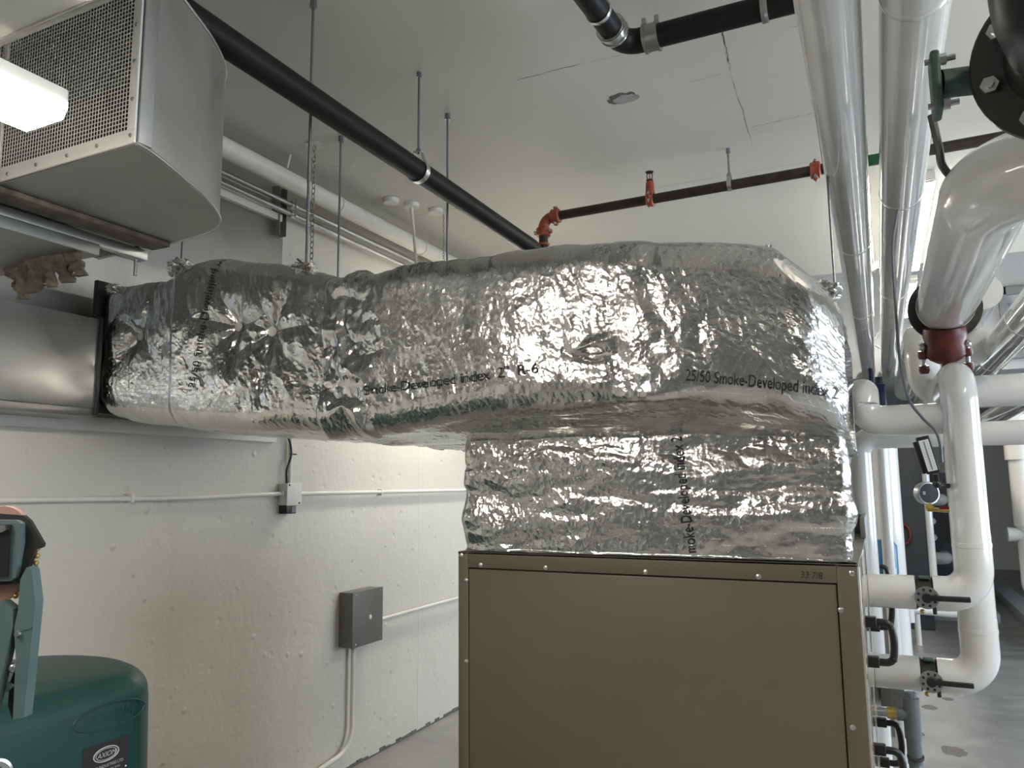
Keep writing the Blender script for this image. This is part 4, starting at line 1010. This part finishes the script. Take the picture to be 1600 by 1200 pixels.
# drain trap below the branch pipes
pv = thing('drain_trap', 'grey plastic drain tee and pipe below the lower branch pipe', 'pipe', (.05, 3.0, .1))
MB().tube([(.045, 2.98, .93), (.045, 2.98, .80)], .026, 20).build('tee', 'grey_pvc', pv)
MB().tube([(.0, 2.98, .875), (.04, 2.98, .875)], .022, 20).build('tee_branch', 'grey_pvc', pv)
MB().lathe([(0, .018), (.018, .018)], (.045, 2.98, .93), (0, 0, 1), 8).build('clean_out', 'grey_pvc', pv, 30)
MB().tube([(-.06, 2.98, .875), (-.03, 2.98, .875)], .014, 14).build('nipple', 'steel', pv)
MB().tube([(-.03, 2.98, .875), (.0, 2.98, .875)], .019, 14).build('brass_coupling', 'brass', pv)
MB().tube([(.045, 2.98, .80), (.046, 2.98, .72)], .023, 20).build('reducer', 'grey_pvc', pv)
MB().tube(bend([(.046, 2.98, .72), (.055, 2.90, .50), (.06, 2.85, .05)], .3), .021, 20).build('pipe', 'grey_pvc', pv)
for z in (.745, .685): MB().lathe([(-.004, .026), (.004, .026)], (.047, 2.965+(z-.72)*.3, z), (0, -.3, 1), 20).build('strap', 'dark_machine', pv, 40)
ps = thing('pipe_stand', 'thin steel rod stand clamped to the grey drain pipe', 'stand', (.1, 2.98, 0))
MB().tube([(.085, 2.97, 0), (.082, 2.97, .70)], .0045, 8).build('rod', 'steel', ps)
MB().tube([(.01, 2.98, 0), (.008, 2.98, .68)], .0045, 8).build('rod', 'steel', ps)
MB().tube([(-.05, 2.96, .685), (.10, 2.96, .68)], .0035, 8).build('cross_rod', 'steel', ps)
MB().lathe([(0, .011), (.012, .011)], (.082, 2.97, .69), (0, 0, 1), 6).build('nut', 'steel', ps, 30)
eb = thing('control_box', 'small grey control box behind the drain tee', 'electrical box', (-.0, 3.3, .82))
MB().box((-.050, 3.36, .80), (.03, 3.44, .945), .004).build('box', 'grey_box', eb, 30)
MB().box((-.051, 3.352, .798), (.032, 3.362, .95), .003).build('cover', 'grey_box', eb, 30)

# ================================================================== GREEN TANK, GAUGE, CUTTER (left foreground)
tk = thing('green_tank', 'dark green plastic feeder tank with a black nameplate at the lower left', 'tank', (-2.2, 1.25, 0))
ctl = [(-1.88, 1.30), (-1.88, 1.48), (-1.895, 1.555), (-1.96, 1.625), (-2.07, 1.675), (-2.20, 1.695), (-2.33, 1.665), (-2.425, 1.60), (-2.465, 1.50)]
ol = [(-1.88, .86), (-1.88, 1.08)]+[(v.x, v.y) for v in spline([Vector((a, b, 0)) for a, b in ctl], 6)]+[(-2.47, 1.2), (-2.47, .86), (-2.44, .80), (-2.36, .77), (-2.0, .77), (-1.91, .80)]
tc = Vector((-2.17, 1.22, 0)); lev = [(.02, .02), (.03, .035), (1.06, .002)]+[(1.075+.065*math.sin(a), -.065*(1-math.cos(a))) for a in [PI/2*k/8 for k in range(9)]]+[(1.146, -.12), (1.152, -.28)]
vs = []; no = len(ol)
for z, off in lev:
    for k, (x, y) in enumerate(ol):
        a = Vector((*ol[k-1], 0)); b = Vector((*ol[(k+1) % no], 0)); t = (b-a).normalized(); nrm = Vector((t.y, -t.x, 0)); p = Vector((x, y, 0))
        if nrm.dot(p-tc) < 0: nrm = -nrm
        q = p+nrm*max(off, -.065) if off > -.07 else p+(tc-p)*(-off/.30*.93)
        vs.append((q.x, q.y, z))
fs = [(i*no+k, i*no+(k+1) % no, (i+1)*no+(k+1) % no, (i+1)*no+k) for i in range(len(lev)-1) for k in range(no)]+[tuple(range((len(lev)-1)*no, len(lev)*no)), tuple(reversed(range(no)))]
MB().add(vs, fs).build('tank_body', 'tank_green', tk, 60)
tiltx = .033/1.03
def tank_face(y, z): return Vector((-1.88+.002+(1.06-z)*tiltx, y, z))
def oval(cy, cz, ry, rz, rt, name, mat, off=0.0):
    pts = [tank_face(cy+ry*math.cos(2*PI*k/48), cz+rz*math.sin(2*PI*k/48))+Vector((off, 0, 0)) for k in range(49)]
    MB().tube(pts, rt, 6, False).build(name, mat, tk)
oval(1.445, 1.055, .105, .032, .0025, 'embossed_oval', 'tank_green')
text_flat('AXIOM', .042, None, 'embossed_text', 'tank_green', tk, shear=.25, fn=lambda c: tank_face(1.445+c.x, 1.041+c.y)+Vector((.0016, 0, 0)))
MB().box((-.066, -.17, 0), (.066, .0, .0015), 0, frame(tank_face(1.435, .992), (0, 1, 0), (tiltx*-1, 0, 1))).build('nameplate', 'ink_black', tk, 0, 'black nameplate')
Mp = frame(tank_face(1.435, .992)+Vector((.0024, 0, 0)), (0, 1, 0), (-tiltx, 0, 1))
for (ry, rz, rt) in ((.036, .0175, .0016), (.030, .0135, .0009)):
    MB().tube([Mp @ Vector((ry*math.cos(2*PI*k/40), -.030+rz*math.sin(2*PI*k/40), 0)) for k in range(41)], rt, 5, False).build('logo_ring', 'ink_grey', tk)
text_flat('AXIOM', .0175, Mp @ Matrix.Translation((0, -.0362, .0003)), 'nameplate_text', 'ink_grey', tk, shear=.3, sx=.95)
text_flat('AXIOM INDUSTRIES LTD.', .0105, Mp @ Matrix.Translation((0, -.062, .0003)), 'nameplate_text', 'ink_grey', tk, sx=.9)
text_flat('SYSTEM FEEDER MODEL SF100', .0068, Mp @ Matrix.Translation((0, -.073, .0003)), 'nameplate_text', 'ink_grey', tk, sx=.9)
text_flat('VOLTS 115/60/1', .0068, Mp @ Matrix.Translation((0, -.083, .0003)), 'nameplate_text', 'ink_grey', tk, sx=.9)
MB().sphere(Mp @ Vector((.058, -.078, .001)), .003, 10, 6).build('rivet', 'bright_zinc', tk)
tg = thing('tank_gauge', 'round chrome pressure gauge at the lower left edge on the green tank', 'gauge', (-1.77, 1.06, 1.0))
gp = tank_face(1.135, 1.022)
MB().lathe([(0, .030), (.06, .032), (.064, .036), (.07, .036), (.072, .030), (.068, .0295)], gp, (1, -.35, 0), 32).build('case', 'bright_zinc', tg, 40)
gx = Vector((1, -.35, 0)).normalized()
MB().lathe([(0, .0295), (.001, .0295)], gp+gx*.067, gx, 32).build('dial', 'label_white', tg, 40)
MB().tube([gp+gx*.069+Vector((0, 0, -.006)), gp+gx*.069+Vector((.004, .012, .016))], .001, 5).build('needle', 'ink_black', tg)

# ratchet pipe cutter clamped on an upright grey pipe just left of the picture
gpp = thing('upright_grey_pipe', 'upright grey plastic pipe held in the cutter jaws at the left edge', 'pipe', (-1.06, .6, 0))
MB().tube([(-1.13, .625, 0), (-1.13, .625, 1.72)], .024, 20).build('pipe', 'grey_pvc', gpp)
MB().lathe([(0, .06), (.012, .06), (.02, .03), (.05, .03)], (-1.13, .625, 0), (0, 0, 1), 24).build('base', 'grey_pvc', gpp)
ct = thing('pipe_cutter', 'grey-green ratchet pipe cutter with toothed quadrant at the left edge', 'hand tool', (-.95, .6, 1.39))
cr_ = Vector((.9017, .4322, 0)).normalized(); cn = Vector((cr_.y, -cr_.x, 0))   # plate plane, facing the room
O = Vector((-.925, .585, 1.514))
def cut(poly, off, th, name, mat, bev=0.):
    MB().prism(poly, frame(O+cn*off, cr_, (0, 0, 1)) @ Matrix.Identity(4), th).build(name, mat, ct, 30)
# local metres: x right, y up; the origin is the heart of the tool
S = .00078   # metres per unit of the sketch below
def L(pts): return [((x-35)*S*1.0, (945-y)*S*1.0+.0) for x, y in pts]
disc = [(2+62*math.cos(a), 868+72*math.sin(a)) for a in [2*PI*k/40 for k in range(40)]]
disc = [(min(x, 36+8*math.sin(y/9)) if False else x*.78-8, y) for x, y in disc]
cut(L(disc), -.012, .008, 'quadrant', 'copper_pink')
cut(L([(-20, 806), (30, 810), (40, 818), (63, 853), (62, 858), (52, 862), (40, 900), (28, 912), (-20, 915)]), -.003, .006, 'blade_plate', 'black_cast')
cut(L([(-20, 816), (26, 817), (34, 822), (36, 850), (31, 902), (24, 907), (-20, 908)]), .003, .008, 'front_plate', 'cutter_green')
cut(L([(-20, 822), (20, 823), (21, 900), (-20, 902)]), .011, .003, 'inner_plate', 'black_plastic')
cut(L([(-14, 826), (14, 823), (18, 830), (12, 834), (-14, 838)]), .014, .004, 'chrome_plate', 'bright_zinc')
for k in range(9):
    a = -.10+k*.155; x = 2+50*math.cos(a)*.98; y = 868+70*math.sin(a)
    MB().sphere(O+cr_*((x-35)*S)+Vector((0, 0, (945-y)*S))+cn*-.003, .0032, 8, 6).build('ratchet_tooth', 'brass', ct)
cut(L([(50, 886), (54, 892), (63, 938), (62, 975), (58, 1104), (42, 1106), (40, 1020), (34, 975), (38, 950), (38, 905), (46, 888)]), -.006, .016, 'outer_handle', 'cutter_green')
cut(L([(36, 978), (60, 973), (60, 976), (37, 982)]), .009, .002, 'handle_rib', 'cutter_green')
cut(L([(-6, 940), (14, 936), (30, 948), (32, 975), (26, 1012), (12, 1098), (0, 1106), (-6, 1104), (8, 1030), (12, 1000), (8, 975), (-2, 962), (-8, 958)]), -.004, .014, 'inner_handle', 'cutter_green')
cut(L([(30, 910), (40, 905), (40, 970), (34, 985), (42, 1100), (30, 1112), (22, 1090), (22, 1060), (34, 1020), (26, 980), (28, 950)]), -.010, .006, 'handle_core', 'black_plastic')
cut(L([(24, 1055), (37, 1060), (24, 1070)]), .0, .004, 'latch', 'cutter_green')
MB().sphere(O+cr_*((32-35)*S)+Vector((0, 0, (945-1035)*S))+cn*.002, .006, 12, 8).build('spring_pin', 'steel', ct)
MB().lathe([(0, .004), (.003, .003)], O+cr_*((41-35)*S)+Vector((0, 0, (945-984)*S))+cn*.0105, cn, 12).build('screw', 'steel', ct)

# ================================================================== FAR BACKGROUND
ft = thing('insulated_column', 'thick pale upright pipe standing behind the cabinet handles', 'pipe', (.01, 7, 0))
MB().tube([(.012, 7, 0), (.012, 7, 2.02)], .135, 36).build('jacket', 'white_jacket', ft)
MB().lathe([(0, .15), (.03, .15)], (.012, 7, 0), (0, 0, 1), 32).build('base', 'mid_grey', ft)
fr_ = thing('white_pipe_frame', 'white tubular frame on the floor in the background', 'frame', (.4, 9.4, 0))
for (a, b, r) in (((.43, 9.0, .55), (.43, 9.0, 2.7), .035), ((.25, 9.0, .60), (.45, 9.0, .60), .035), ((.43, 9.0, .58), (.62, 8.6, .38), .035), ((.2, 8.6, .40), (.62, 8.6, .38), .035), ((.25, 9.0, 0), (.25, 9.0, .60), .03), ((.62, 8.6, 0), (.62, 8.6, .38), .03)):
    MB().tube([a, b], r, 14).build('tube', 'white_jacket', fr_)
dcab = thing('dark_cabinet', 'dark tall cabinet in the shadow behind the white frame', 'cabinet', (.25, 10, 0))
MB().box((.0, 9.9, 0), (.45, 10.5, 2.5), .01).build('body', 'dark_machine', dcab, 30)
MB().tube([(.20+.07*math.cos(2*PI*k/24), 9.85, 1.05+.11*math.sin(2*PI*k/24)) for k in range(25)], .018, 8, False).build('red_wheel', 'dark_red_cast', dcab)
MB().box((.03, 9.885, .15), (.42, 9.9, 2.4), .004).build('door', 'dark_machine', dcab, 30)
pad = thing('housekeeping_pad', 'low pale concrete pad under the far plate exchanger', 'pad', (.6, 11, 0))
MB().box((.0, 10.6, 0), (1.15, 13, .12), .01).build('slab', 'panel_grey', pad, 30)
hx = thing('plate_exchanger', 'dark plate heat exchanger with white nuts in the background', 'heat exchanger', (.8, 11, .12))
MB().box((.50, 11, .12), (1.10, 11.06, 1.75), .01).build('front_plate', 'dark_machine', hx, 30)
MB().box((.55, 11.06, .2), (1.05, 11.8, 1.65), .01).build('plate_pack', 'mid_grey', hx, 30)
for z in (.45, .95, 1.15, 1.35, 1.55):
    for x in (.56, 1.04): MB().lathe([(0, .04), (.05, .04)], (x, 11.0, z), (0, -1, 0), 6).build('nut', 'label_white', hx, 30)
for z in (.72, 1.42):
    MB().tube(bend([(.35, 10.7, z), (.66, 10.7, z), (.66, 11.0, z)], .08), .075, 18).build('port_pipe', 'white_jacket', hx)
MB().box((.80, 10.9, .92), (1.0, 11.0, 1.22), .01).build('control_box', 'mid_grey', hx, 30)
bpmp = thing('blue_pump', 'small blue pump motor beyond the cabinet side', 'pump', (-.03, 5.9, .9))
MB().lathe([(0, .05), (.02, .075), (.20, .075), (.24, .05)], (.0, 5.8, 1.02), (0, 0, 1), 24).build('motor', 'blue_paint', bpmp)
MB().box((-.02, 5.70, 1.02), (.06, 5.74, 1.08), .005).build('label', 'label_white', bpmp, 30)
MB().tube([(.0, 5.8, 0), (.0, 5.8, 1.02)], .04, 16).build('pedestal', 'mid_grey', bpmp)
gm = thing('grey_pump_motor', 'grey motor block on the floor below the upper branch pipe', 'pump', (.06, 8.6, 0))
MB().box((-.08, 8.4, .02), (.10, 8.9, .26), .01).build('base', 'dark_machine', gm, 30)
MB().box((-.10, 8.42, .26), (.12, 8.9, .56), .02).build('housing', 'mid_grey', gm, 30)
MB().tube([(.17, 8.5, .30), (.17, 8.5, .56)], .05, 16).build('white_cap', 'white_jacket', gm)
col = thing('grey_column', 'grey round column on the far right with a white collar', 'column', (1.45, 8.6, 0))
MB().tube([(1.42, 8.6, 0), (1.42, 8.6, 2.7)], .085, 24).build('shaft', 'mid_grey', col)
MB().lathe([(0, .10), (.28, .10)], (1.42, 8.6, 1.42), (0, 0, 1), 24).build('collar', 'panel_grey', col)
MB().box((1.46, 8.42, .95), (1.75, 8.6, 1.08), .01).build('bracket', 'panel_grey', col, 30)
wpv = thing('white_pvc_stack', 'white plastic pipe stack beside the grey column', 'pipe', (1.28, 9.0, 0))
MB().tube([(1.25, 9.0, 1.2), (1.25, 9.0, 2.4)], .09, 24).build('pipe', 'white_enamel', wpv)
MB().lathe([(0, .115), (.14, .115)], (1.25, 9.0, 1.85), (0, 0, 1), 24).build('hub', 'white_enamel', wpv)
MB().lathe([(0, .12), (.16, .12)], (1.25, 9.0, 2.2), (0, 0, 1), 24).build('hub', 'white_enamel', wpv)
MB().tube(bend([(1.25, 9.0, 1.2), (1.25, 9.0, .55), (1.6, 9.0, .5)], .12), .075, 20).build('lower_pipe', 'white_jacket', wpv)
MB().tube([(1.25, 9.0, 0), (1.25, 9.0, .6)], .03, 12).build('support', 'mid_grey', wpv)
MB().tube([(1.1, 9.0, 1.12), (1.45, 9.0, 1.12)], .07, 20).build('branch', 'white_jacket', wpv)
crb = thing('concrete_curb', 'low pale curb on the floor at the far right', 'curb', (1.9, 10, 0))
MB().box((1.38, 8.75, 0), (1.60, 14, .12), .01).build('slab', 'panel_grey', crb, 30)
pd2 = thing('floor_pad', 'small grey floor block at the right edge', 'pad', (1.35, 7.6, 0))
MB().box((1.22, 7.3, 0), (1.6, 8.0, .10), .008).build('block', 'mid_grey', pd2, 30)
gw = thing('grey_locker', 'tall slate grey locker at the right edge', 'cabinet', (1.9, 9.4, 0))
MB().box((1.62, 9.2, 0), (2.2, 9.8, 2.3), .01).build('body', 'mid_grey', gw, 30)
MB().box((1.64, 9.19, .1), (2.18, 9.2, 2.25), .003).build('door', 'mid_grey', gw, 30)
# items in front of the bulkhead: bracing, louvre frames, blue valve, flexible conduit
br = thing('cross_brace', 'thin steel diagonal braces in front of the bulkhead', 'brace', (.05, 8.7, 2.7))
for (a, b) in (((-.05, 8.7, 3.0), (.20, 8.7, 3.35)), ((-.05, 8.7, 3.15), (.20, 8.7, 2.92)), ((.22, 8.7, 3.6), (.32, 8.7, 2.9)), ((.27, 8.7, 3.2), (.45, 8.7, 3.75))):
    MB().tube([a, b], .012, 6).build('bar', 'mid_grey', br)
fx = thing('flexible_conduit', 'white ribbed flexible conduit between the two overhead pipes', 'conduit', (.06, 6, 2.9))
pts = [Vector((-.10+.05*k*.6, 5.6, 3.0+.03*k*.6)) for k in range(14)]
prof = []
MB().tube([pts[0]+(pts[-1]-pts[0])*(k/60) for k in range(61)], [.020+.003*(k % 2) for k in range(61)], 12).build('ribbed_tube', 'white_conduit', fx)
MB().tube([(.055, 5.62, 3.06), (.055, 5.62, 3.4)], .006, 8).build('hanger', 'zinc_rod', fx)
dbv = thing('dark_blue_valve', 'dark blue valve actuator behind the level pipe', 'valve', (.02, 4.6, 2.0))
MB().box((-.03, 4.5, 2.02), (.06, 4.6, 2.17), .01).build('body', 'dark_blue', dbv, 30)
MB().tube([(-.01, 4.55, 2.16), (-.01, 4.55, 2.26)], .014, 12).build('stem', 'dark_blue', dbv)
MB().tube([(.03, 4.55, 2.16), (.03, 4.55, 2.21)], .018, 12).build('knob', 'dark_blue', dbv)
MB().tube([(.015, 4.55, 2.03), (.015, 4.55, 0)], .03, 14).build('pipe', 'white_jacket', dbv)
lf = thing('louvre_frame', 'grey framed louvre on the bulkhead at the far right', 'louvre', (1.6, 8.93, 2.8))
for (a, b) in (((1.2, 8.90, 2.85), (2.3, 8.95, 2.93)), ((1.2, 8.90, 3.5), (2.3, 8.95, 3.58)), ((1.2, 8.90, 2.85), (1.27, 8.95, 3.58)), ((1.62, 8.90, 2.85), (1.69, 8.95, 3.58)), ((2.05, 8.90, 2.85), (2.12, 8.95, 3.58))):
    MB().box(a, b, .004).build('frame_bar', 'mid_grey', lf, 30)
for k in range(5): MB().box((1.27, 8.915, 2.98+.1*k), (2.05, 8.945, 3.0+.1*k)).build('slat', 'mid_grey', lf, 0)
